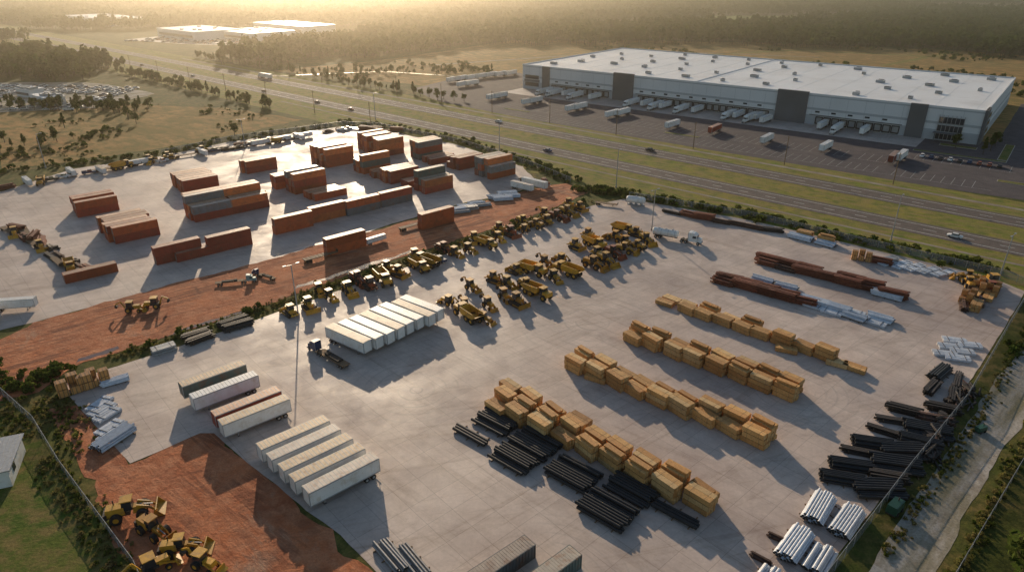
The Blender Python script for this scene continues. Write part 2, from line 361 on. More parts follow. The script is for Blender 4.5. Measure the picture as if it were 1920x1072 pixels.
mb.box((LW/2,DW/2,2.6),(LW,DW,5.2),1); mb.box((LW/2,DW/2,6.6),(LW-.1,DW-.1,2.8),0); mb.box((LW/2,DW/2,8.6),(LW+.1,DW+.1,1.2),1)
mb.box((LW/2,DW/2,12.2),(LW,DW,6.0),0)
mb.box((LW/2,DW/2,15.5),(LW-.2,DW-.2,.6),1)
x=6
while x<LW:
    mb.box((x,-.03,8),(.12,.06,14.4),1); x+=9
child('walls',mb,[mt_wall_l,mt_wall_m])
mb=MB()
for a,b,h in ((18,24,16.6),(76,91,17.4),(184,201,17.4),(252,260,17)):
    mb.box(((a+b)/2,-.2,h/2),(b-a,1.6,h),0)
mb.box((LW+.2,6,8.4),(1.2,13,16.8),0); mb.box((LW/2,DW+.3,8),(30,1,16.6),0)
child('accent_panels',mb,[mt_wall_d])
mb=MB()
mb.box((LW/2,DW/2,15.95),(LW-1,DW-1,.3),0)
for yy in (.3,DW-.3): mb.box((LW/2,yy,16.3),(LW+.6,.6,1.0),1)
for xx in (0,LW): mb.box((xx,DW/2,16.3),(.6,DW-1.2,1.0),1)
mb.box((132,DW/2,16.25),(1.0,DW-2,.5),1)
for i in range(16): mb.box((10+i*18,DW/2,16.13),(.12,DW-1.6,.06),1)
child('roof',mb,[mt_roof,mt_wall_l])
mb=MB()
for j,yy in enumerate((16,44,72,100,126)):
    for i in range(11):
        x=14+i*26+(j%2)*9
        if x<LW-6 and R.random()>.15:
            sx=R.choice([2.2,3.5,5]); mb.box((x,yy+R.uniform(-3,3),16.9),(sx,2.2,1.5),0); mb.box((x,yy,17.75),(sx*.6,1.2,.2),1)
child('rooftop_units',mb,[mt_galv,mt_dark])
mb=MB(); x=28
docks=[]
while x<250:
    if not (72<x<95 or 180<x<205):
        mb.box((x,-.06,2.7),(3.0,.12,3.0),1); mb.box((x,-.3,4.4),(3.8,.6,.4),0)
        mb.box((x-1.75,-.3,2.6),(.4,.6,3.4),0); mb.box((x+1.75,-.3,2.6),(.4,.6,3.4),0); mb.box((x,-.4,.9),(3.6,.7,.5),0); docks.append(x)
    x+=4.3
child('dock_doors',mb,[mt_seal,mt_door])
mb=MB()
for a,b in ((26,75),(93,183),(203,250)):
    mb.box(((a+b)/2,-.25,5.35),(b-a,.5,.35),0)
    n=int((b-a)/8.6)
    for i in range(n): mb.box((a+4+i*8.6,-.05,7.1),(2.4,.1,.9),1)
child('dock_canopy',mb,[mt_wall_d,mt_win])
mb=MB()
for z in (2.2,6.2,10.2): mb.box((271.5,-.2,z),(11,.4,3.0),0)
for i in range(7): mb.box((266+i*1.85,-.3,6.5),(.18,.7,12.5),1)
mb.box((271.5,-1.8,4.1),(13,3.4,.35),2); mb.box((266,-3.2,2),(.4,.4,4),2); mb.box((277,-3.2,2),(.4,.4,4),2)
for z in (3,7,11): mb.box((LW+.1,24,z),(.3,14,2.2),0)
for z in (3.5,8.5): mb.box((8.5,-.1,z),(12,.25,2.6),0)
mb.box((8.5,-.12,6),(13.5,.3,1.6),2)
child('office_glazing',mb,[mt_win,mt_galv,mt_wall_d])

# ---------------------------------------------------------------- far buildings
def shed(name,x,y,l,d,h,rot):
    e=bpy.data.objects.new(name,None); COL.objects.link(e); e.location=(x,y,0); e.rotation_euler=(0,0,D2R(rot))
    mb=MB(); mb.box((0,0,h/2),(l,d,h),0); mb.box((0,-d/2-.3,h*.45),(l*.9,.5,h*.3),1)
    place('walls',mb.mesh('walls',[mt_wall_l,mt_wall_d]),parent=e)
    mb=MB(); mb.box((0,0,h+.2),(l+1,d+1,.4),0)
    for i in range(8): mb.box((R.uniform(-.45,.45)*l,R.uniform(-.4,.4)*d,h+1),(4,3,1.4),1)
    place('roof',mb.mesh('roof',[mt_roof,mt_galv]),parent=e)
shed('retail_building',-395,915,95,60,10,-40); shed('retail_building',-318,900,80,60,9,-40); shed('retail_building',-300,1000,120,50,10,-40)
shed('retail_building',-640,1150,150,60,10,-40); shed('small_commercial_building',-300,452,22,12,5,-40); shed('small_commercial_building',-330,480,16,10,5,-30)
sheet('retail_car_park',[(-470,880),(-380,830),(-255,800),(-200,880),(-240,960),(-420,1010)],.03,mt_conc2)
sheet('vehicle_lot',[(-430,455),(-320,420),(-262,436),(-248,490),(-320,540),(-430,540)],.03,mt_gravel,3,8,40)

# ---------------------------------------------------------------- vehicle meshes
CL,CW,CH=13.4,2.62,2.66
def me_container(i,name):
    mb=MB(); l,w,h=CL,CW,CH
    mb.box((0,0,h/2),(l-.16,w-.20,h-.1),0)
    mb.box((0,0,h-.03),(l-.1,w-.1,.05),1)
    for sx in (-1,1):
        for sy in (-1,1): mb.box((sx*(l/2-.08),sy*(w/2-.08),h/2),(.16,.16,h),0)
    for sy in (-1,1):
        for z in (.08,h-.08): mb.box((0,sy*(w/2-.06),z),(l-.34,.12,.16),0)
        for k in range(21): mb.box((-l/2+.55+k*.615,sy*(w/2-.06),h/2),(.30,.09,h-.34),0)
    for sx in (-1,1):
        for z in (.08,h-.08): mb.box((sx*(l/2-.06),0,z),(.12,w-.34,.16),0)
    for k in range(26): mb.box((-l/2+.5+k*.495,0,h+.005),(.2,w-.35,.05),1)
    for y in (-.75,-.3,.3,.75): mb.box((l/2-.045,y,h/2),(.05,.05,h-.4),2)
    mb.box((l/2-.06,0,h/2),(.05,.04,h-.4),3)
    return mb.mesh(name,[CONT[i],CROOF[i],mt_galv,mt_dark])
ME_C=[me_container(i,'shipping_container') for i in range(5)]
def me_trailer(roof,side,l=13.0,h=2.75,ribs=True):
    mb=MB(); w=2.5; z0=1.1
    mb.box((0,0,z0+h/2),(l,w,h),0); mb.box((0,0,z0+h+.02),(l-.12,w-.12,.05),1)
    for sy in (-1,1):
        mb.box((0,sy*(w/2-.02),z0+.1),(l+.04,.12,.2),2); mb.box((0,sy*(w/2-.02),z0+h-.06),(l+.04,.12,.14),2)
        if ribs:
            for k in range(21): mb.box((-l/2+.4+k*.61,sy*(w/2+.01),z0+h/2),(.06,.04,h-.35),0)
    for k in range(18): mb.box((-l/2+.5+k*.705,0,z0+h+.05),(.08,w-.2,.05),2)
    for sx in (-1,1):
        for sy in (-1,1): mb.box((sx*(l/2),sy*(w/2-.07),z0+h/2),(.1,.16,h+.04),2)
    mb.box((-l/2-.03,0,z0+h/2),(.04,.06,h-.2),3)
    for y in (-.7,.7): mb.box((-l/2-.04,y,z0+h/2),(.05,.05,h-.3),2)
    mb.box((0,0,z0-.12),(l-.6,1.0,.25),3)
    for x in (-l/2+1.3,-l/2+2.6):
        for y in (-.95,.95): mb.wheel(x,y,.5,.5,3,2)
    mb.box((-l/2+.1,0,.55),(.1,2.3,.12),2); mb.box((-l/2+.15,.7,.8),(.08,.08,.5),2); mb.box((-l/2+.15,-.7,.8),(.08,.08,.5),2)
    for y in (-.75,.75): mb.box((l/2-2.6,y,.55),(.15,.15,1.1),2); mb.box((l/2-2.6,y,.05),(.35,.35,.1),3)
    return mb.mesh('semi_trailer',[side,roof,mt_galv,mt_rub])
ME_TW=me_trailer(mt_white,mt_white); ME_TT=me_trailer(mt_tan,mt_white); ME_TG=me_trailer(mt_groof,mt_white); ME_TR=me_trailer(CROOF[0],CONT[1]); ME_TGG=me_trailer(mt_tan,CONT[3])
def tractor(mb,x0,paint):
    mb.box((x0,0,.85),(6.6,.9,.3),1)
    mb.box((x0+1.1,0,2.1),(1.9,2.3,2.3),paint,tx=.92); mb.box((x0-.2,0,2.4),(1.0,2.35,2.9),paint); mb.box((x0+1.0,0,3.5),(1.4,2.2,.5),paint,tx=.5,ox=-.4)
    mb.box((x0+2.6,0,1.55),(1.5,1.9,1.2),paint,tx=.95,ty=.85); mb.box((x0+3.4,0,.8),(.2,2.4,.5),2)
    mb.box((x0+2.03,0,2.55),(.06,2.0,.8),3); 
    for y in (-1.16,1.16): mb.box((x0+1.2,y,2.5),(1.1,.05,.7),3); mb.cyl((x0-.8,y*.9,1),(x0-.8,y*.9,3.9),.09,2,6)
    for y in (-1.0,1.0):
        mb.wheel(x0+2.5,y,.52,.35,1,2)
        for x in (-1.5,-2.8): mb.wheel(x0+x,y*.95,.52,.55,1,2)
def me_semi(paint,kind='box'):
    mb=MB(); tractor(mb,7.2,4)
    if kind=='box':
        l=13;mb.box((-1.2,0,2.5),(l,2.5,2.8),0); mb.box((-1.2,0,3.92),(l-.2,2.4,.06),0); mb.box((-1.2,0,1.05),(l,1,.3),1)
        for k in range(18): mb.box((-7.2+k*.7,0,3.96),(.07,2.4,.05),2)
    elif kind=='flat':
        mb.box((-1.2,0,1.25),(12.5,2.5,.22),5); mb.box((-1.2,0,1.0),(12,.9,.3),1)
        mb.box((-2,0,1.6),(5,1.8,.5),1); mb.box((1.5,0,1.7),(1.6,1.4,.7),1)
    elif kind=='tank':
        mb.cyl((-5.2,0,2.1),(2.6,0,2.1),1.15,0,18); mb.cyl((-5.6,0,2.1),(-5.2,0,2.1),.7,0,18,1.15); mb.cyl((2.6,0,2.1),(3.0,0,2.1),1.15,0,18,.7)
        for x in (-3.5,-1.2,1): mb.cyl((x,0,3.2),(x,0,3.45),.35,2,8); mb.cyl((x+.9,0,2.1),(x+1.0,0,2.1),1.18,2,18)
        mb.box((-1.3,0,1),(8,1,.3),1)
    x0=-6 if kind!='tank' else -4.2
    for x in (x0,x0+1.3):
        for y in (-.95,.95): mb.wheel(x,y,.52,.5,1,2)
    return mb.mesh('semi_truck',[mt_white,mt_rub,mt_galv,mt_glass,paint,mt_pallet])
ME_SEMI=me_semi(mt_white); ME_SEMIF=me_semi(mt_blue,'flat'); ME_SEMIT=me_semi(mt_white,'tank'); ME_SEMIR=me_semi(mt_redm,'flat')
def me_tankcart():
    mb=MB(); mb.cyl((-3,0,1.9),(3,0,1.9),1.25,0,18); mb.cyl((-3.5,0,1.9),(-3,0,1.9),.8,0,18,1.25); mb.cyl((3,0,1.9),(3.5,0,1.9),1.25,0,18,.8)
    for x in (-2,0,2): mb.box((x,0,.55),(.3,2,.7),1)
    mb.cyl((0,0,3.1),(0,0,3.35),.35,1,10); mb.box((0,0,.15),(6,1.8,.2),1)
    return mb.mesh('water_tank',[mt_white,mt_galv])
ME_TK=me_tankcart()
def me_flatbed():
    mb=MB(); mb.box((0,0,1.2),(12,2.5,.2),0); mb.box((0,0,.95),(11.5,.9,.3),1)
    for k in range(9): mb.box((-5.6+k*1.4,0,1.32),(.12,2.5,.05),1)
    for x in (-5,-3.8):
        for y in (-.95,.95): mb.wheel(x,y,.5,.5,2,1)
    for y in (-.7,.7): mb.box((3.5,y,.5),(.15,.15,1),1)
    mb.box((6,0,1.7),(.12,2.4,.9),1)
    return mb.mesh('flatbed_trailer',[mt_pallet,mt_dark,mt_rub])
ME_FB=me_flatbed()
def me_car(paint):
    mb=MB()
    mb.prism([(-2.2,.35),(-2.25,.8),(-1.9,.95),(-1.0,1.0),(1.0,.98),(1.9,.85),(2.2,.7),(2.2,.35)],-.88,.88,0)
    mb.box((-.15,0,1.2),(2.3,1.6,.5),1,tx=.72,ty=.85); mb.box((-.15,0,1.47),(1.6,1.3,.06),0)
    for x in (-1.35,1.35):
        for y in (-.8,.8): mb.wheel(x,y,.33,.22,2,3)
    mb.box((2.2,.6,.7),(.06,.3,.12),3);mb.box((2.2,-.6,.7),(.06,.3,.12),3)
    return mb.mesh('car',[paint,mt_glass,mt_rub,mt_galv])
CARM=[me_car(mt_white),me_car(mt_dark),me_car(mt_galv),me_car(mt_redm),me_car(mt_blue)]
def me_pickup(paint):
    mb=MB(); mb.box((0,0,.75),(5.4,1.9,.6),0); mb.box((1.9,0,1.05),(1.5,1.8,.3),0,tx=.95,ty=.95); mb.box((.3,0,1.45),(1.9,1.75,.75),1,tx=.75,ty=.88); mb.box((.3,0,1.84),(1.4,1.5,.06),0)
    mb.box((-1.7,0,1.08),(1.9,1.6,.06),2)
    for y in (-.9,.9): mb.box((-1.7,y,1.2),(2.0,.1,.35),0)
    mb.box((-2.65,0,1.2),(.1,1.8,.35),0)
    for x in (-1.7,1.75):
        for y in (-.85,.85): mb.wheel(x,y,.4,.28,2,3)
    return mb.mesh('pickup_truck',[paint,mt_glass,mt_rub,mt_galv])
PK=[me_pickup(mt_white),me_pickup(mt_dark),me_pickup(mt_blue)]

def me_loader(p):
    mb=MB()
    mb.box((-2.0,0,1.75),(2.6,1.7,1.2),0,tx=.9,ty=.85,ox=.1); mb.box((-3.25,0,1.3),(.5,2.0,.9),1); mb.box((-1.6,0,1.1),(3,1.2,.6),1)
    mb.box((-.3,0,2.45),(1.4,1.5,1.5),2,tx=.85,ty=.9); mb.box((-.3,0,3.28),(1.6,1.65,.16),0); mb.cyl((-2.1,.4,2.3),(-2.1,.4,3.1),.08,1,6)
    mb.box((1.1,0,1.35),(1.7,1.0,1.1),0,tx=.8)
    for y in (-.55,.55):
        mb.beam((.9,y,2.1),(2.4,y,1.5),.18,.4,0); mb.beam((2.4,y,1.5),(3.3,y,.6),.18,.35,0)
        for x in (-1.9,1.5): mb.wheel(x,y*2.0,.82,.62,3,0)
    mb.beam((1.2,0,1.9),(2.9,0,1.5),.16,.16,4)
    mb.prism([(3.1,.25),(3.0,.9),(3.3,1.4),(3.42,1.38),(3.2,.9),(3.3,.4),(4.4,.15),(4.4,.05),(3.3,.05)],-1.45,1.45,0)
    for y in (-1.5,1.45): mb.prism([(3.1,.1),(3.05,.9),(3.35,1.4),(4.3,.15)],y,y+.05,0)
    return mb.mesh('wheel_loader',[p,mt_dark,mt_glass,mt_rub,mt_steel])
def track(mb,y,w,l,h,m1,m2):
    pr=[(-l/2,h*.5),(-l/2+h*.2,h*.12),(-l/2+h*.5,0),(l/2-h*.5,0),(l/2-h*.2,h*.12),(l/2,h*.5),(l/2-h*.2,h*.9),(l/2-h*.5,h),(-l/2+h*.5,h),(-l/2+h*.2,h*.9)]
    mb.prism(pr,y-w/2,y+w/2,m1); mb.box((0,y,h*.5),(l*.75,w+.08,h*.4),m2)
def me_dozer(p):
    mb=MB()
    for y in (-1.1,1.1): track(mb,y,.55,4.2,1.15,3,1)
    mb.box((.9,0,1.7),(2.0,1.25,1.2),0,tx=.95,ty=.9); mb.box((-1.4,0,1.55),(1.4,1.5,.9),0); mb.box((-.4,0,2.5),(1.5,1.6,1.5),2,tx=.85,ty=.9); mb.box((-.45,0,3.3),(1.7,1.75,.15),0)
    mb.box((0,0,1.0),(3.6,1.4,.7),1); mb.cyl((1.2,.3,2.2),(1.2,.3,3.0),.08,1,6)
    for y in (-1.5,1.5): mb.beam((0,y,.6),(2.6,y,.6),.18,.25,0)
    for y in (-.4,.4): mb.beam((1.9,y,1.7),(2.7,y,1.0),.1,.1,4)
    mb.prism([(2.75,.05),(2.6,.5),(2.62,1.0),(2.85,1.4),(2.95,1.38),(2.75,1.0),(2.74,.5),(2.9,.05)],-1.9,1.9,0)
    mb.beam((-2.1,-.6,1.3),(-2.9,-.6,1.0),.2,.3,0); mb.beam((-2.1,.6,1.3),(-2.9,.6,1.0),.2,.3,0); mb.box((-2.9,0,1.0),(.25,2.0,.3),0); mb.beam((-2.95,0,1.1),(-3.2,0,.2),.12,.2,4)
    return mb.mesh('bulldozer',[p,mt_dark,mt_glass,mt_rub,mt_steel])
def me_excav(p):
    mb=MB()
    for y in (-1.1,1.1): track(mb,y,.6,4.2,.95,3,1)
    mb.box((0,0,.8),(2,1.8,.5),1); mb.box((-.7,0,1.75),(3.3,2.5,1.1),0); mb.box((-2.3,0,1.75),(.6,2.5,1.2),1,tx=.8); mb.box((.7,.75,2.35),(1.5,.95,1.5),2,tx=.85); mb.box((.65,.75,3.14),(1.4,1.0,.12),0)
    mb.beam((.8,-.3,2.0),(3.0,-.3,4.6),.4,.55,0); mb.beam((3.0,-.3,4.6),(5.2,-.3,4.2),.38,.5,0); mb.beam((5.2,-.3,4.4),(5.9,-.3,1.6),.3,.4,0)
    mb.beam((2.0,-.3,2.6),(3.6,-.3,4.1),.14,.14,4); mb.beam((3.6,-.3,4.9),(5.2,-.3,4.9),.14,.14,4)
    mb.prism([(5.6,1.7),(6.1,1.6),(6.0,.9),(5.5,.5),(4.9,.7),(5.1,1.0),(5.5,.9)],-.8,.2,1)
    return mb.mesh('excavator',[p,mt_dark,mt_glass,mt_rub,mt_steel])
def me_dump(p):
    mb=MB(); mb.box((0,0,1.1),(8,1.0,.4),1)
    mb.box((3.6,0,1.8),(1.7,2.3,1.1),0,tx=.9,ty=.9); mb.box((2.3,0,2.3),(1.3,1.9,1.7),2,tx=.85,ty=.9); mb.box((2.3,0,3.2),(1.5,2.0,.14),0)
    mb.prism([(1.4,2.0),(1.3,3.1),(-3.6,2.9),(-4.6,2.3),(-3.2,1.5),(.9,1.4)],-1.45,-1.3,0); mb.prism([(1.4,2.0),(1.3,3.1),(-3.6,2.9),(-4.6,2.3),(-3.2,1.5),(.9,1.4)],1.3,1.45,0)
    mb.prism([(1.4,2.0),(1.3,3.1),(1.2,3.1),(.9,1.6),(-3.2,1.65),(-4.6,2.35),(-4.6,2.25),(-3.2,1.5),(.9,1.4)],-1.3,1.3,0)
    for x in (3.3,-1.0,-2.9):
        for y in (-1.15,1.15): mb.wheel(x,y,.85,.6,3,0)
    return mb.mesh('dump_truck',[p,mt_dark,mt_glass,mt_rub,mt_steel])
def me_backhoe(p):
    mb=MB(); mb.box((.9,0,1.4),(1.8,1.0,.8),0,tx=.9); mb.box((-.6,0,1.1),(2,1.2,.5),1); mb.box((-.6,0,2.1),(1.5,1.5,1.4),2,tx=.85,ty=.9); mb.box((-.6,0,2.85),(1.7,1.7,.12),0)
    for y in (-.85,.85): mb.wheel(-1.0,y,.75,.4,3,0); mb.wheel(1.4,y,.45,.3,3,0); mb.beam((.4,y*.8,1.6),(2.5,y*.8,.6),.14,.25,0)
    mb.prism([(2.4,.1),(2.35,.8),(2.5,.9),(2.6,.3),(3.2,.1)],-1.1,1.1,0)
    mb.beam((-1.7,0,1.0),(-2.6,0,2.9),.25,.35,0); mb.beam((-2.6,0,2.9),(-3.9,0,2.2),.2,.3,0); mb.prism([(-3.9,2.2),(-3.4,1.7),(-3.7,1.2),(-4.2,1.6)],-.35,.35,1)
    return mb.mesh('backhoe_loader',[p,mt_dark,mt_glass,mt_rub,mt_steel])
EQ=[]
for p in (mt_yel,mt_yel2):
    EQ+= [('wheel_loader',me_loader(p)),('bulldozer',me_dozer(p)),('dump_truck',me_dump(p)),('backhoe_loader',me_backhoe(p)),('excavator',me_excav(p))]
EQR=[('bulldozer',me_dozer(mt_redm)),('wheel_loader',me_loader(mt_redm))]
def equip(x,y,rot,kinds=(0,1,2,3,5,6,8),sc_=1):
    nm,me=EQ[R.choice(kinds)] if R.random()>.06 else R.choice(EQR)
    place(nm,me,x,y,.06,rot,sc_*R.uniform(.95,1.12))

# ---------------------------------------------------------------- stock meshes
def me_lumber(seed,nh=3,nw=2,l=4.6,jag=.12):
    r=random.Random(seed); mb=MB(); bw,bh=1.15,.98
    for k in range(nh):
        for x in (-l*.36,0,l*.36): mb.box((x,0,.06+k*(bh+.1)),(.12,nw*(bw+.06),.1),3)
        for j in range(nw):
            ex=r.uniform(-jag,jag); LL=l+r.uniform(-.35,.2); an=r.uniform(-.012,.012)
            mb.box((ex,(j-(nw-1)/2)*(bw+.07),.11+bh/2+k*(bh+.1)),(LL,bw,bh),r.choice([0,0,1,2]),an)
            for q in range(4):
                for e in (-1,1): mb.box((ex+e*(LL/2+.02),(j-(nw-1)/2)*(bw+.07)+(q-1.5)*.27,.11+bh/2+k*(bh+.1)),(r.uniform(.02,.16),.24,bh*.92),r.choice([0,1,2]),an)
            for q in (-.28,.28): mb.box((ex+q*LL,(j-(nw-1)/2)*(bw+.07),.11+bh/2+k*(bh+.1)),(.05,bw+.02,bh+.02),3,an)
    if r.random()<.4: mb.box((r.uniform(-.4,.4),r.uniform(-.3,.3),.11+nh*(bh+.1)+.2),(l*.9,1.1,.4),1,r.uniform(-.05,.05))
    return mb.mesh('lumber_stack',LUM+[mt_pallet])
ME_L3=[me_lumber(i,3) for i in range(6)]; ME_L2=[me_lumber(10+i,2) for i in range(3)]; ME_L1=[me_lumber(20+i,1) for i in range(3)]
def me_pipes(nw,layers,l,r,mat,seed=0,name='pipe_stack'):
    rr=random.Random(seed); mb=MB()
    for x in (-l*.36,0,l*.36): mb.box((x,0,.09),(.16,nw*2*r+.8,.16),1)
    for k in range(layers):
        n=nw-k
        for j in range(n):
            if k==layers-1 and rr.random()<.2: continue
            y=(j-(n-1)/2)*2.06*r; e=rr.uniform(-.35,.35); z=.18+r+k*r*1.75
            mb.cyl((-l/2+e,y,z),(l/2+e,y,z),r,0,10,None,2)
    return mb.mesh(name,[mat,mt_pallet,mt_seal])
def me_beams(mat,l=6,w=2.2,layers=3,seed=0,name='steel_beam_stack'):
    rr=random.Random(seed); mb=MB()
    for k in range(layers):
        for x in (-l*.35,l*.35): mb.box((x,0,.06+k*.46),(.12,w,.1),1)
        n=int(w/.4)
        for j in range(n):
            if k==layers-1 and rr.random()<.4: continue
            y=(j-(n-1)/2)*.4; e=rr.uniform(-.5,.5); z=.11+k*.46; g=rr.uniform(-.03,.03)
            mb.box((e,y,z+.02),(l,.3,.04),0,g); mb.box((e,y,z+.17),(l,.05,.26),0,g); mb.box((e,y,z+.32),(l,.3,.04),0,g)
    return mb.mesh(name,[mat,mt_pallet])
def me_bundle(mat,l=5,seed=0,name='wrapped_bundle_stack'):
    rr=random.Random(seed); mb=MB()
    for k in range(rr.choice([1,2,2])):
        for j in range(2):
            for i in range(5):
                mb.box((rr.uniform(-.15,.15),(j-.5)*1.3+(i-2)*.24,.3+k*.75),(l,.21,.5+rr.uniform(-.06,.1)),0)
            for x in (-l*.3,l*.3): mb.box((x,(j-.5)*1.3,.05+k*.72),(.14,1.25,.1),1); mb.box((x,(j-.5)*1.3,.62+k*.72),(.08,1.24,.1),2)
    return mb.mesh(name,[mat,mt_pallet,mt_dark])
ME_PB=[me_pipes(8,2,8,.3,mt_bpipe,1),me_pipes(10,2,8.5,.3,mt_bpipe,2),me_pipes(4,1,8,.32,mt_bpipe,3),me_pipes(7,3,7,.22,mt_bpipe,4)]
ME_PW=[me_pipes(6,2,6,.28,mt_wpipe,5,'wrapped_pipe_stack'),me_pipes(8,3,7.5,.22,mt_wpipe,6,'wrapped_pipe_stack')]
ME_PS=[me_pipes(6,2,7,.22,mt_steel,7)]
ME_BR=[me_beams(mt_rust,6,2.2,4,1),me_beams(mt_brown,6,2.4,3,2),me_beams(mt_rust,7,2.0,5,3)]
ME_BK=[me_beams(mt_dark,6,2.2,3,5),me_beams(mt_dark,7,1.8,2,6)]
ME_WB=[me_bundle(mt_wpipe,5,s) for s in (1,2,3)]
ME_GB=[me_bundle(mt_galv,5,7)]
def me_crates():
    mb=MB()
    for i in range(3):
        for j in range(2):
            for k in range(2-(i+j)%2):
                mb.box((i*1.9-1.9,j*1.6-.8,.8+k*1.5),(1.6,1.4,1.35),0)
                for q in (-.6,0,.6): mb.box((i*1.9-1.9+q,j*1.6-.8,.8+k*1.5),(.12,1.48,1.4),1)
    return mb.mesh('wooden_crate_stack',[LUM[1],mt_pallet])
ME_CR=me_crates()
def me_scrap(seed):
    r=random.Random(seed); mb=MB()
    for i in range(26):
        a=r.uniform(-.5,.5); l=r.uniform(1.5,4); x,y=r.gauss(0,1.3),r.gauss(0,1.1); z=max(.15,1.6-math.hypot(x,y)*.6)*r.random()+.15
        c,s=math.cos(a)*l/2,math.sin(a)*l/2; t=r.uniform(-.2,.2)
        if r.random()<.5: mb.beam((x-c,y-s,z),(x+c,y+s,z+t),.25,.25,r.choice([0,0,0,1]))
        else: mb.cyl((x-c,y-s,z),(x+c,y+s,z+t),.2,r.choice([0,0,2]),8)
    for i in range(7): mb.box((r.gauss(0,1.3),r.gauss(0,1),.5),(r.uniform(.6,1.6),r.uniform(.6,1.2),r.uniform(.5,1.2)),r.choice([0,0,2]),r.uniform(0,3))
    return mb.mesh('scrap_metal_pile',[mt_dark,mt_brown,mt_rub])
ME_SC=[me_scrap(i) for i in range(4)]

# ---------------------------------------------------------------- containers
def group(cx,cy,nU,nV,h,cols=(0,0,1,1,4,2,3),top=None,ang=41,ragged=.25):
    a=D2R(ang); U=(math.cos(a),math.sin(a)); V=(math.sin(a),-math.cos(a))
    for i in range(nU):
        for j in range(nV):
            hh=h-(1 if R.random()<ragged and h>1 else 0)
            jit=R.uniform(-.7,.7)
            for k in range(hh):
                u=(i-(nU-1)/2)*(CL+.4)+jit+R.uniform(-.15,.15); v=(j-(nV-1)/2)*(CW+.16)
                c=R.choice(cols)
                if top is not None and k==hh-1: c=R.choice(top)
                place('shipping_container',ME_C[c],cx+U[0]*u+V[0]*v,cy+U[1]*u+V[1]*v,.06+k*(CH+.01),ang+R.uniform(-.5,.5)+(180 if R.random()<.5 else 0))
group(-151,237,1,4,2,(0,1,1)); group(-127,213,1,6,2,(0,1,1),(0,1,4),ragged=.1); group(-127,266,1,6,2,(0,1,4)); group(-103,236,2,4,3,(0,1,4,0),(0,4,4,2),ragged=.5)
group(-110,290,1,2,3,(0,1,4)); group(-82,262,1,3,3,(0,1,0),(2,4)); group(-90,268,1,2,2,(1,0)); group(-72,254,1,3,1,(0,)); group(-81,303,1,5,3,(0,1,4),(4,0,4))
group(-63,325,1,8,3,(0,1,4),(4,0),ragged=.4); group(-61,291,1,3,3,(1,0,3),(2,4)); group(-53,283,1,3,1,(0,1)); group(-47,276,1,3,2,(0,1),(4,1)); group(-40,315,1,3,3,(0,1,3),(2,4)); group(-33,306,1,3,1,(0,1))
group(-31,263,1,3,3,(1,3,0),(2,4,3)); group(-38,270,1,2,1,(1,)); group(-21,297,1,3,2,(1,1,0),(1,)); group(-7,284,1,4,3,(2,3,0),(2,4),ragged=.1)
group(-54,235,1,1,2,(2,0)); group(-43,245,1,1,2,(2,1)); group(-73,217,1,1,2,(0,1),(0,)); group(-65,227,1,1,2,(0,4,0),(0,))
group(-101,191,1,1,2,(1,)); group(-96,193,1,1,2,(1,0)); group(-88,200,1,1,2,(1,3),(1,)); group(-52,198,1,1,2,(0,4)); group(-26,221,1,1,2,(0,)); group(-120,178,1,1,1,(0,))
# ---------------------------------------------------------------- trailers
for i in range(5):
    place('semi_trailer',(ME_TG,ME_TT,ME_TT,ME_TG,ME_TT)[i],-28.6-2.75*i+R.uniform(-.3,.3),90.0+2.7*i,.06,41.5+R.uniform(-1,1)+180)
for x,y,m in ((-62,120.5,ME_TGG),(-58,116.3,ME_TW),(-51.5,110.6,ME_TR),(-49,107.8,ME_TT)):
    place('semi_trailer',m,x,y,.06,41.5+180+R.uniform(-.8,.8))
for i in range(8):
    e=R.uniform(-.5,.5); place('semi_trailer',ME_TW if i%3 else ME_TT,-37.6+2.15*i+e*.8,137.6+2.2*i-e*.6,.06,-37.5+R.uniform(-1,1))
place('semi_truck',ME_SEMIF,-40.5,132,.06,180-41.6,.78)
place('tanker_truck',ME_SEMIT,51,207.5,.06,-30)
group(-3,71.5,1,1,1,(2,),ang=41); group(4,69.8,1,1,1,(3,),ang=41)
# ---------------------------------------------------------------- equipment
E1=[(-57,154),(-53,157),(-49,163),(-45,167),(-40,170),(-37,174),(-33,178),(-28,183),(-26,186),(-22,189),(-18,193),(-14,196),(-9,201),(-5,206),(-1,210),(3,214),(7,218),(11,222),(15,226),(19,231),(24,236)]
for i,(x,y) in enumerate(E1):
    if i in (9,): place('pickup_truck',PK[2],x,y,.06,-40); continue
    equip(x+.8,y,-48+R.uniform(-14,14)+(180 if R.random()<.3 else 0))
    if i%2==0 and i>1: equip(x-3,y+3.5,-48+R.uniform(-20,20),(0,1,3))
E2=[(-17,160),(-11,152),(-7,150),(-12,157),(-6,158),(-2,163),(1,160),(-11,169),(-5,174),(-1,171),(4,169),(6,166),(1,180),(4,180),(10,186),(14,188),(12,175),(16,179),(24,184),(20,199),(26,201),(26,192),(28,187),(31,193),(34,195),(33,206),(36,203),(38,198),(41,210),(43,204),(37,214),(25,208)]
used=[]
for x,y in E2:
    for q in used:
        d=math.hypot(x-q[0],y-q[1])
        if d<4.8 and d>0: x+=(x-q[0])/d*(4.8-d); y+=(y-q[1])/d*(4.8-d)
    used.append((x,y)); equip(x,y,R.choice([-48,-40,-55,135])+R.uniform(-12,12))
for x,y,r in ((-61,84,20),(-55.5,80,-30),(-49.5,76.5,10),(-45,73.5,-20),(-52,73,40)): equip(x,y,r,(0,1,3,5))
for x,y,r in ((-97,156,10),(-93,158,190)): equip(x,y,r,(1,3))
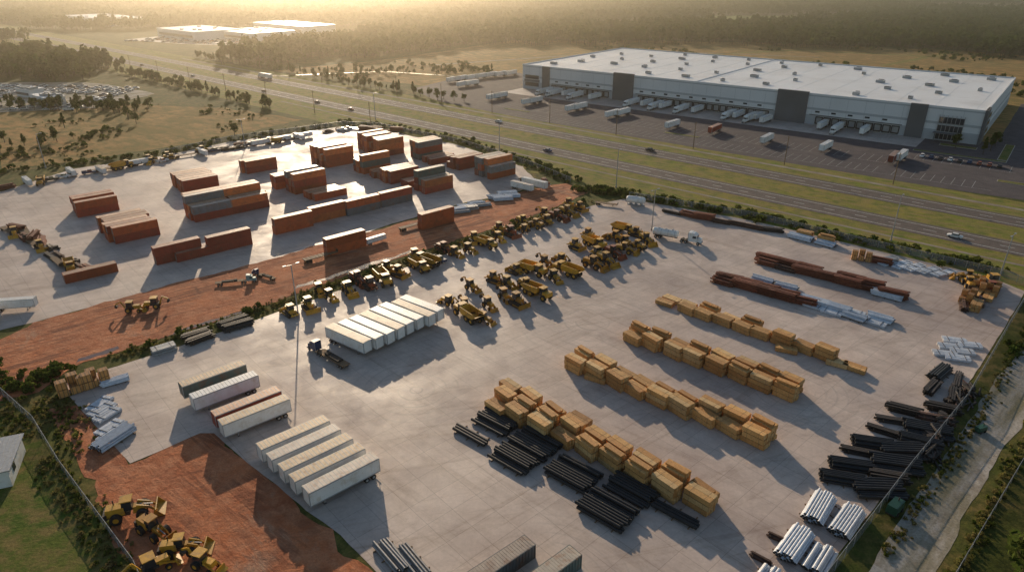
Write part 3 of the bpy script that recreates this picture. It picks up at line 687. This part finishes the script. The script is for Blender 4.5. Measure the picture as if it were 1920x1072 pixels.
# ---------------------------------------------------------------- lumber rows
def row(a,b,n,cols,off=-12,lst=None,p2=.0,skip=.0,rowoff=3.1):
    a=Vector(a);b=Vector(b); d=(b-a); ang=math.degrees(math.atan2(d.y,d.x)); pn=Vector((-d.y,d.x)).normalized()
    for i in range(n):
        for c in range(cols):
            if R.random()<skip: continue
            p=a+d*((i+.5)/n)+pn*(c*rowoff+1.2)+Vector((R.uniform(-.35,.35),R.uniform(-.35,.35)))
            me=R.choice(lst if R.random()>p2 else ME_L2)
            place('lumber_stack',me,p.x,p.y,.06,ang+off+R.uniform(-5,5)+(180 if R.random()<.5 else 0))
row((26,141),(57.5,115),8,2,-12,ME_L3,.1)
row((11.5,128.6),(46,100),9,2,-12,ME_L3,.2,.04)
row((-6,113),(31.5,83.5),9,2,-12,ME_L3,.2,.03,2.9); row((-3,118),(14,105),4,1,-12,ME_L3+ME_L2,.4)
row((42,156),(71.5,130),8,1,-8,ME_L2+ME_L3[:1],.3); row((39,163),(60,145),5,1,-8,ME_L1+ME_L2,.3)
for x,y in ((40,160),(63,136),(72,130),(75,128),(18,124)): place('lumber_stack',R.choice(ME_L1),x,y,.06,-35+R.uniform(-12,12))
for x,y,k in ((-7.5,104.6,2),(-3.2,108.2,0),(.3,97.4,0),(4.2,101.8,1),(10.6,93.6,1),(15.4,85.0,1),(20,89.4,0),(26.5,84.2,2)):
    place('steel_pipe_stack',ME_PB[k],x,y,.06,-41.6+R.uniform(-1.5,1.5))
def line(a,b,n,lst,off=0,jit=.6,cols=1,gap=2.8,aj=5):
    a=Vector(a);b=Vector(b); d=(b-a); ang=math.degrees(math.atan2(d.y,d.x)); pn=Vector((-d.y,d.x)).normalized()
    for i in range(n):
        for c in range(cols):
            p=a+d*((i+.5)/n)+pn*c*gap+Vector((R.uniform(-jit,jit),R.uniform(-jit,jit)))
            me=R.choice(lst); place(me.name.split('.')[0],me,p.x,p.y,.06,ang+off+R.uniform(-aj,aj))
line((73,188),(104,163),7,ME_BR,0,.5,2,2.6); line((57,174),(78,158),5,ME_BR,0,.5,2,2.7); line((76,160),(92,148),4,ME_PW+ME_WB,-6,.4,2,2.8); line((97,168),(104,162),1,ME_PW,0)
line((68,176),(78,168),2,ME_PW,0)
line((55,235),(90,212),7,ME_BR+ME_BK,0,.8,aj=12); line((91,210),(102,200),2,ME_PW+ME_L2,0,.3,2,2.6)
line((104,192),(111,186),2,[ME_BR[0],ME_CR],10); line((110,187.5),(124,178),5,ME_WB,60,.3,1); line((112,190),(127,179),5,ME_WB+ME_GB,60,.3,1)
for x,y in ((128,175),(133,172),(130,168),(126,171)): equip(x,y,R.uniform(0,180),(0,1,3))
line((118,155),(131,168),4,[ME_L2[0],ME_CR,ME_BR[1],ME_L1[0]],5,.6,2,3,12)
line((99,131),(108,140),3,ME_WB,-60,.4,2,3.0)
line((88,115),(98,126),2,ME_BK+[ME_PB[3]],0,.5,2,3.6,10)
line((74,101),(87,114),4,[ME_PB[3],ME_BK[0],ME_PB[0],ME_BR[1]],-72,.4,1,aj=8); line((69,103),(80,114),3,[ME_BK[1],ME_BK[0],ME_PB[3]],-72,.5,1,aj=10)
line((60,88),(73,101),4,[ME_PB[3],ME_PB[0],ME_BK[0]],-55,.4,1,aj=8); line((55,91),(68,104),4,[ME_PB[3],ME_BK[1]],-60,.5,1,aj=10)
line((72,97),(97,122),5,ME_SC,0,.8,1,aj=40)
line((49,78),(57,86.5),1,[ME_PW[1]],4,.2,2,4.2,5)
line((36,64),(49,78),2,[ME_PW[1],ME_PW[0]],4,.3,2,4.2,5)
for x,y in ((37,75),(41,79),(35,71)): place('steel_beam_stack',ME_BR[1],x,y,.06,R.uniform(-50,-30),.5)
place('water_tank',ME_TK,46,243,.06,-25); place('flatbed_trailer',ME_FB,35,242,.06,-20,.7)
place('wooden_crate_stack',ME_CR,-91,120,.06,40,1.2); place('wooden_crate_stack',ME_CR,-88.5,122.3,.06,40,1.1); place('wrapped_pipe_stack',ME_PW[1],-84.5,123,.06,35,.7)
line((-84,115.5),(-79,110.5),3,ME_WB+[ME_PW[1]],-62,.3,1,aj=10); line((-78,107.5),(-73.5,103),3,ME_WB+[ME_PW[1]],-62,.3,1,aj=10)
line((-82,134),(-78,138),1,ME_GB,0,0); line((-76,138.5),(-71,143),1,ME_BK+[ME_PB[3]],0,.2,2); line((-70,145),(-64.5,150),1,[ME_PB[3]],0,.2,2)
place('steel_pipe_stack',ME_PS[0],-18,75.5,.06,130); place('steel_pipe_stack',ME_PS[0],-15,74.5,.06,128)
place('semi_truck',me_semi(mt_teal,'flat'),-78,173,.05,15,.6); place('semi_truck',ME_SEMIF,-70,177,.05,150,.5)
place('flatbed_trailer',ME_FB,-58,191,.05,41,.9); place('semi_trailer',ME_TW,-43.6,204.4,.05,45,.55); place('flatbed_trailer',ME_FB,-34,218,.05,41,.8)
line((-20,232),(-10,243),3,ME_PW+ME_GB+ME_PS,-30,.8,2,3); line((-6,247),(2,254),2,ME_PW+ME_PS,-30,.8,2,3)
place('semi_trailer',ME_TW,9,264,.05,-40,.9); place('semi_truck',ME_SEMIR,8,271,.05,-35,.8); place('semi_trailer',ME_TG,4,261,.05,-40,.8)
pts=[(-168,214),(-163,210),(-158,207),(-152,202),(-147,198),(-141,192),(-135,187),(-129,183),(-124,179)]
for i,(x,y) in enumerate(pts):
    k=i%3
    if k==0: place('flatbed_trailer',ME_FB,x,y,.06,-40+R.uniform(-8,8),.75)
    elif k==1: equip(x,y,-40+R.uniform(-20,20),(0,1,2,3),.9)
    else: line((x-2,y+2),(x+2,y-2),1,ME_BR+ME_BK,0)
    line((x+1,y+2),(x+4,y-1),1,ME_SC+ME_BR+[ME_FB],0,aj=30)
pts=[(-199,268),(-191,278),(-183,286),(-178,289),(-171,301),(-163,303),(-155,315),(-146,325),(-135,331),(-124,339),(-115,349),(-98,368)]
for i,(x,y) in enumerate(pts):
    for q in range(3):
        X=x+R.uniform(-3,3)+q*3.5;Y=y+R.uniform(-2,2)+q*3.5-4; k=R.randrange(5)
        if k==0: place('semi_trailer',R.choice([ME_TW,ME_TT]),X,Y,.06,R.choice([45,-45]),.7)
        elif k==1: place('flatbed_trailer',ME_FB,X,Y,.06,40,.8)
        elif k==2: equip(X,Y,R.uniform(0,360),(0,1,2,3))
        elif k==3: line((X-2,Y-2),(X+2,Y+2),1,ME_BR+ME_BK+ME_SC,0)
        else: place('pickup_truck',R.choice(PK),X,Y,.06,R.uniform(0,90))
line((-95,374),(-60,362),6,ME_WB+ME_BR,0,2,2,4,20); line((-150,322),(-110,352),6,ME_BR+ME_BK,0,2,1,4,20)
for x,y in ((-128,157),(-133,150),(-140,146)): place('semi_trailer',ME_TW,x,y,.06,10,.8)
hut=bpy.data.objects.new('site_office_building',None); COL.objects.link(hut); hut.location=(-85,91,0); hut.rotation_euler=(0,0,D2R(22))
mb=MB(); mb.box((-9,5,1.7),(18,10,3.4),0); place('walls',mb.mesh('walls',[mt_white]),parent=hut)
mb=MB(); mb.prism([(-18.5,3.4),(.5,3.4),(.5,3.6),(-18.5,3.6)],-.5,10.5,0)
for k in range(24): mb.box((-18+k*.78,5,3.63),(.1,11,.06),0)
place('roof',mb.mesh('roof',[mt_galv]),parent=hut)
mb=MB()
for x in (-2.4,-6,-11,-15): mb.box((x,-.04,2.0),(1.2,.1,1.4),0)
mb.box((-4,-.05,1.1),(1.1,.1,2.2),0); mb.box((.04,3,2.0),(.1,1.3,1.4),0)
place('windows',mb.mesh('windows',[mt_win]),parent=hut)

# ---------------------------------------------------------------- warehouse trucks, cars
for x,y,m in ((-12,466,0),(-8,470,0),(11,448,1),(15,452,0),(37,426,0),(42,430,0),(59,407,0),(88,377,0),(138,397,0),(143,400,0),(144,391,0),(151,326,0),(173,305,2),(178,308,0),(-31,554,0),(-25,560,0),(-17,568,0),(-9,572,0),(-1,577,0),(-40,548,0),(-45,542,0),(-36,520,0),(-30,525,0),(66,412,0),(108,365,2),(128,342,0)):
    place('semi_trailer',(ME_TW,ME_TG,ME_TR)[m],x,y,.06,50+R.uniform(-2,2)+180)
for i,dx_ in enumerate((28,32,36,45.2,53,66.7,97,105,114,118.3,131,139,160,164.6,176,215,222,235)):
    xx=min(docks,key=lambda q:abs(q-dx_))
    if i%2==0: place('semi_truck',ME_SEMI,*WL(xx,-11),.07,WR-90)
    else: place('semi_trailer',ME_TW,*WL(xx,-7.8),.07,WR-90+180+180)
for x,y in ((18,325),(-12,387),(-176,498),(-261,568),(-330,640),(60,318),(-90,440),(150,215),(-400,690),(-130,450)):
    s=x*nx+y*ny; t=x*dx+y*dy; s=252 if s<268 else 286; place('car',R.choice(CARM),*TS(t,s),.07,-42 if s>260 else 138)
place('semi_truck',ME_SEMI,*TS(-520,286),.07,138)
for i in range(9): place('car',R.choice(CARM),*WL(268+i*3.8,-43),.05,WR+90)
def scatter(name,pts,meshes,smin,smax,rz=(0,6.283),keepname='proto'):
    c=bpy.data.collections.new(name+'_source')
    for me in meshes:
        o=bpy.data.objects.new(keepname,me); c.objects.link(o)
    me=bpy.data.meshes.new(name); me.from_pydata([(p[0],p[1],p[2] if len(p)>2 else 0) for p in pts],[],[])
    ob=place(name,me)
    ng=bpy.data.node_groups.new(name,'GeometryNodeTree')
    ng.interface.new_socket('Geometry',in_out='INPUT',socket_type='NodeSocketGeometry'); ng.interface.new_socket('Geometry',in_out='OUTPUT',socket_type='NodeSocketGeometry')
    gi=ng.nodes.new('NodeGroupInput');go=ng.nodes.new('NodeGroupOutput'); ip=ng.nodes.new('GeometryNodeInstanceOnPoints'); ci=ng.nodes.new('GeometryNodeCollectionInfo')
    ci.inputs['Collection'].default_value=c; ci.inputs['Separate Children'].default_value=True; ci.inputs['Reset Children'].default_value=True
    rv=ng.nodes.new('FunctionNodeRandomValue'); rv.data_type='FLOAT_VECTOR'; rv.inputs[0].default_value=(0,0,rz[0]); rv.inputs[1].default_value=(0,0,rz[1])
    rs=ng.nodes.new('FunctionNodeRandomValue'); rs.data_type='FLOAT'; rs.inputs[2].default_value=smin; rs.inputs[3].default_value=smax; rs.inputs['Seed'].default_value=3
    ng.links.new(gi.outputs[0],ip.inputs['Points']); ng.links.new(ci.outputs[0],ip.inputs['Instance']); ip.inputs['Pick Instance'].default_value=True
    ng.links.new(rv.outputs[0],ip.inputs['Rotation']); ng.links.new(rs.outputs[1],ip.inputs['Scale']); ng.links.new(ip.outputs[0],go.inputs[0])
    md=ob.modifiers.new('scatter','NODES'); md.node_group=ng
    return ob
P=[]
for i in range(22):
    for j in range(26):
        if R.random()<.75 and j%3!=1: P.append((-425+i*7.2+R.uniform(-.6,.6),440+j*3.6+i*-.6))
P=[p for p in P if not (-345<p[0]<-285 and 440<p[1]<490)]
scatter('parked_vehicles_lot',P,CARM[:3]+[PK[0]],.95,1.2,(.3,.7))
P=[]
for i in range(16):
    for j in range(40):
        if R.random()<.7 and i%3!=2: P.append((-460+j*5.6+i*3,862-j*1.6+i*7))
scatter('parked_cars_retail',P,CARM,.95,1.2,(.7,.9))

# ---------------------------------------------------------------- poles
def me_pole(h=14,arms=2):
    mb=MB(); mb.cyl((0,0,0),(0,0,.8),.35,1,10); mb.cyl((0,0,.8),(0,0,h),.19,0,8,.12)
    for k in range(arms):
        s=1 if k==0 else -1; mb.beam((0,0,h-.1),(s*1.3,0,h+.1),.08,.08,0); mb.box((s*1.7,0,h+.1),(.9,.45,.14),0)
    return mb.mesh('light_pole',[mt_galv,mt_conc2])
ME_P=me_pole(); ME_P2=me_pole(15,1)
for x,y in ((-54.1,153.6),(46.9,215.6),(136.3,174),(-130,330)): place('light_pole',ME_P,x,y,.05,41)
for x,y in ((41.7,264.6),(-6,323),(-79,399),(-205,294),(122.3,206)): place('street_lamp',ME_P2,x,y,.02,48)
mbp=MB(); mbp.cyl((0,0,0),(0,0,13),.2,0,7,.13); mbp.box((0,0,12.2),(2.4,.14,.16),0)
for x in (-1,0,1): mbp.cyl((x,0,12.25),(x,0,12.5),.06,1,6)
ME_UP=mbp.mesh('utility_pole',[mt_pallet,mt_galv])
for i in range(14): place('utility_pole',ME_UP,*TS(-560+i*45,304),.02,48)
for i in range(8): place('utility_pole',ME_UP,*TS(-700+i*55,232),.02,48)

# ---------------------------------------------------------------- fences
mt_mesh,nt_,b_=new_mat('chain_link'); tr_=N(nt_,'ShaderNodeBsdfTransparent'); mx_=N(nt_,'ShaderNodeMixShader'); mx_.inputs[0].default_value=.42
b_.inputs['Base Color'].default_value=(.30,.30,.31,1); L(nt_,tr_.outputs[0],mx_.inputs[1]); L(nt_,b_.outputs[0],mx_.inputs[2]); L(nt_,mx_.outputs[0],nt_.nodes['Material Output'].inputs[0])
def fence(pts,h=2.3,step=3):
    mb=MB()
    for a,b in zip(pts[:-1],pts[1:]):
        a=Vector(a);b=Vector(b); n=max(1,int((b-a).length/step))
        for i in range(n+1):
            p=a.lerp(b,i/n); mb.cyl((p.x,p.y,0),(p.x,p.y,h+.1),.05,0,6)
        mb.beam((a.x,a.y,h),(b.x,b.y,h),.06,.06,0)
        mb.add([(a.x,a.y,.05),(b.x,b.y,.05),(b.x,b.y,h),(a.x,a.y,h)],[(0,1,2,3)],1)
    return place('chain_link_fence',mb.mesh('chain_link_fence',[mt_galv,mt_mesh]))
fence([(-109,121),(-92,108),(-79,95),(-55,73),(-44,60)])
fence([(145,172),(122.3,148),(91.5,115),(69.5,94.5),(54.5,80),(40,66),(30,55)],2.6)
fence([(180,172),(133,134),(108,112.5),(90,96),(74,81),(58,66)],2.0)
fence([(45,252),(84,229),(113,202),(140,178),(143,170)],2.2)
fence([(-165,318),(-143,348),(-95,384),(-74,380),(-25,340),(8,298),(24,272)],2.2)
mb=MB(); mb.box((0,0,.95),(2.6,1.4,1.2),0,tx=.95,ty=.92); mb.box((0,0,.3),(2.8,1.2,.15),1); mb.cyl((.7,0,1.5),(.7,0,2.0),.08,1,6)
for x in (-.7,.7):
    for y in (-.7,.7): mb.wheel(x,y,.3,.2,2,1)
me=mb.mesh('portable_generator',[mt_gen,mt_dark,mt_rub]); place('portable_generator',me,62,85,.03,40,1.2); place('portable_generator',me,89,106,.03,20,.8)

# ---------------------------------------------------------------- vegetation
def me_tree(seed,h=12,leaves=420,size=.5,conifer=False,name='tree'):
    r=random.Random(seed); mb=MB()
    mb.cyl((0,0,0),(0,0,h*.55),.28,1,7,.14)
    for i in range(6):
        a=r.uniform(0,6.28); z=h*r.uniform(.3,.55); e=(math.cos(a)*h*.22,math.sin(a)*h*.22,z+h*r.uniform(.12,.25)); mb.cyl((0,0,z),e,.1,1,5,.04)
    if conifer:
        for k in range(6):
            z=h*(.35+.6*k/6); rr=h*.2*(1-k/7); mb.leaves((0,0,z),rr,rr,h*.08,leaves//6,size,0,6,r)
    else: mb.leaves((0,0,h*.60),h*.33,h*.33,h*.40,leaves,size,0,11,r)
    return mb.mesh(name,[mt_leaf,mt_bark])
def me_patch(seed,n=12,w=32):
    r=random.Random(seed); mb=MB()
    for i in range(n):
        x=r.uniform(-w/2,w/2);y=r.uniform(-w/2,w/2);h=r.uniform(8,15)
        mb.cyl((x,y,0),(x,y,h*.6),.25,1,5,.15)
        if r.random()<.4:
            for k in range(4): z=h*(.4+.55*k/4); q=h*.2*(1-k/5); mb.leaves((x,y,z),q,q,h*.1,16,1.1,0,5,r)
        else: mb.leaves((x,y,h*.58),h*.36,h*.36,h*.42,80,1.15,0,8,r)
    return mb.mesh('forest_patch',[mt_leaf,mt_bark])
PATCH=[me_patch(100+i) for i in range(6)]
fx=[(-2600,1100),(-700,980),(-480,1050),(-420,1080),(-300,1060),(-240,960),(-200,700),(-150,680),(-90,745),(0,830),(150,830),(300,800),(420,760),(500,680),(600,610),(800,540),(2600,400)]
def fy(x):
    if -270<=x<=-200: return 650
    for (a,ya),(b,yb) in zip(fx[:-1],fx[1:]):
        if a<=x<=b: return ya+(yb-ya)*(x-a)/(b-a)
    return 500
P=[]
y=480
while y<2500:
    st=26 if y<1300 else 36
    x=-.82*y-80
    while x<.82*y+80:
        X=x+R.uniform(-9,9);Y=y+R.uniform(-9,9); s=X*nx+Y*ny
        ok= Y>fy(X)+30*noise.noise(Vector((X*.01,Y*.01,0)))
        if 232<s<312: ok=False
        if -480<X<-190 and 820<Y<1060: ok=False
        if 330<X<610 and 1180<Y<1340: ok=False
        if 890<X<1250 and 1450<Y<1710: ok=False
        if -740<X<-560 and 1060<Y<1230: ok=False
        if s<232 and (Y>660 and not(Y<840 and noise.noise(Vector((X*.006,Y*.006,5)))<-.1)): ok=True
        if s<232 and -560<X<-335 and 545<Y<640: ok=True
        if ok and noise.noise(Vector((X*.004,Y*.004,9)))>.46 and 1000<Y<1500: ok=False
        if ok: P.append((X,Y))
        x+=st
    y+=st
scatter('forest',P,PATCH,.9,1.35)
TREES=[me_tree(i,10,360,.5) for i in range(4)]+[me_tree(9,12,360,.45,True)]
P=[]
for i in range(90): P.append((R.uniform(-290,-130),R.uniform(330,450)))
P=[p for p in P if noise.noise(Vector((p[0]*.02,p[1]*.02,3)))>.28 and p[0]*nx+p[1]*ny<215 and not(p[0]>-165 and p[1]<350)]
for i in range(120): t=R.uniform(-640,-400); s=R.gauss(222,3); P.append(TS(t,s))
for i in range(50): P.append((R.uniform(-300,-225),R.uniform(296,352)+R.gauss(0,4)))
for i in range(90): P.append((R.uniform(-330,-230),R.uniform(425,450)))
for i in range(60): P.append((R.uniform(-440,-340),R.uniform(380,425)))
for i in range(60): P.append((-72+R.uniform(-90,60),R.uniform(580,600)+R.gauss(0,5)))
for i in range(120): t=R.uniform(-700,-330); P.append(TS(t,R.gauss(316,4)))
scatter('roadside_trees',P,TREES,.3,.7)
def put_tree(x,y,sc_=.8): place('tree',R.choice(TREES),x,y,0,R.uniform(0,360),sc_)
for x,y in ((-222,399),(-246,377),(-212,388),(-145,357),(222,318),(230,325),(238,334),(216,330)): put_tree(x,y,R.uniform(.5,.8))
def me_shrub(seed,mat,h=1.6,n=130,size=.22):
    r=random.Random(seed); mb=MB()
    for i in range(4): a=r.uniform(0,6.28); mb.cyl((0,0,0),(math.cos(a)*h*.3,math.sin(a)*h*.3,h*.7),.04,1,4,.02)
    mb.leaves((0,0,h*.5),h*.75,h*.75,h*.55,n,size,0,8,r); return mb.mesh('shrub',[mat,mt_bark])
SH=[me_shrub(i,mt_leaf2 if i%3 else mt_leaf) for i in range(5)]; WD=[me_shrub(20+i,mt_dryleaf,.6,50,.12) for i in range(3)]+[me_shrub(30+i,mt_leaf2,.6,50,.12) for i in range(2)]
P=[]
def along(pts,n,sp):
    for i in range(n):
        k=R.randrange(len(pts)-1); a=Vector(pts[k]);b=Vector(pts[k+1]); p=a.lerp(b,R.random()); P.append((p.x+R.gauss(0,sp),p.y+R.gauss(0,sp)))
along([(27,262),(46,254),(84,231)],170,2.0); along([(84,231),(114,204),(142,180)],150,2.0)
along([(-25,343),(8,302),(25,274)],130,2.2); along([(-95,388),(-60,372),(-25,343)],90,2.5); along([(-240,270),(-200,300),(-165,320),(-143,350),(-95,388)],160,3)
along([(-90,133),(-64,158),(-39,182),(-10,209),(28,247)],24,.8)
along([(-118,128),(-104,120),(-98,126)],60,2.5)
along([(150,172),(126,147),(112,133)],20,.8)
scatter('hedge_shrubs',P,SH,.5,1.3)
P=[]
for i in range(420):
    u=R.uniform(0,1); o=R.uniform(5,26); P.append((62+u*80+o*.7,68+u*72-o*.7))
scatter('thicket',P,SH+[TREES[0]],.5,1.2)
P=[]
along([(-90,133),(-64,158),(-39,182),(-10,209),(28,247)],900,1.3); along([(-106,117),(-79,93),(-55,71)],400,1.4); along([(-94,116),(-80,102)],160,2.2); along([(141,163),(92.5,111),(56,76)],300,.6); along([(134,137),(91,99),(59,66)],300,.8)
for i in range(450): P.append((R.uniform(-150,-85),R.uniform(60,118)))
P=[p for p in P if not (p[0]<-84 and 88<p[1]<104)]
scatter('weeds',P,WD,.5,1.2)
P=[]
for i in range(2600): P.append((R.uniform(-420,-110),R.uniform(290,450)))
P=[p for p in P if p[1]>300 and p[0]*nx+p[1]*ny<205 and not (p[0]>-200 and p[1]<345) and not(p[0]>-150 and p[1]<390) and noise.noise(Vector((p[0]*.03,p[1]*.03,1)))>.22]
scatter('field_brush',P,SH+WD,.5,1.4)
P=[]
for i in range(3000):
    X=R.uniform(-200,560);Y=R.uniform(440,860); a=D2R(WR); lx=(X-WX)*math.cos(a)+(Y-WY)*math.sin(a); ly=-(X-WX)*math.sin(a)+(Y-WY)*math.cos(a)
    if -80<lx<340 and -100<ly<155: continue
    if X*nx+Y*ny<318: continue
    if noise.noise(Vector((X*.015,Y*.015,1)))>.28: P.append((X,Y))
scatter('meadow_brush',P,SH,.8,2.2)

# ---------------------------------------------------------------- haze
def haze(y0,y1,x0,x1,z1,den,aniso,col):
    mb=MB(); mb.box(((x0+x1)/2,(y0+y1)/2,z1/2-2),(x1-x0,y1-y0,z1+4),0)
    hz=bpy.data.materials.new('haze_air'); hz.use_nodes=True; nt=hz.node_tree; nt.nodes.clear()
    vs=N(nt,'ShaderNodeVolumeScatter'); vs.inputs['Density'].default_value=den; vs.inputs['Anisotropy'].default_value=aniso; vs.inputs['Color'].default_value=(*col,1)
    o_=N(nt,'ShaderNodeOutputMaterial'); L(nt,vs.outputs[0],o_.inputs['Volume'])
    place('haze',mb.mesh('haze',[hz]))
haze(-1200,6000,-4500,4500,170,.00010,.84,(1,.88,.70))
haze(420,5900,-4400,4400,120,.00036,.86,(1,.86,.66))

# ---------------------------------------------------------------- light and camera
az=D2R(-15); el=D2R(15)
sd=Vector((math.sin(az)*math.cos(el),math.cos(az)*math.cos(el),math.sin(el)))
sl=bpy.data.lights.new('sun','SUN'); sl.energy=5; sl.angle=D2R(.5); sl.color=(1,.79,.55)
so=bpy.data.objects.new('sun',sl); COL.objects.link(so); so.rotation_euler=(-sd).to_track_quat('-Z','Y').to_euler()
w=bpy.data.worlds.new('World'); sc.world=w; w.use_nodes=True; nt=w.node_tree
sk=N(nt,'ShaderNodeTexSky'); sk.sky_type='NISHITA'; sk.sun_disc=False; sk.sun_elevation=el; sk.sun_rotation=az%(2*math.pi)
sk.air_density=1.2; sk.dust_density=.5; sk.ozone_density=1.5
L(nt,sk.outputs[0],nt.nodes['Background'].inputs[0]); nt.nodes['Background'].inputs[1].default_value=.10
cam=bpy.data.cameras.new('camera'); cam.lens=24; cam.sensor_width=36; cam.clip_start=1; cam.clip_end=20000
co=bpy.data.objects.new('camera',cam); COL.objects.link(co); co.location=(0,0,80); co.rotation_euler=(D2R(65),0,0); sc.camera=co
sc.view_settings.view_transform='Standard'; sc.view_settings.look='None'; sc.view_settings.exposure=0
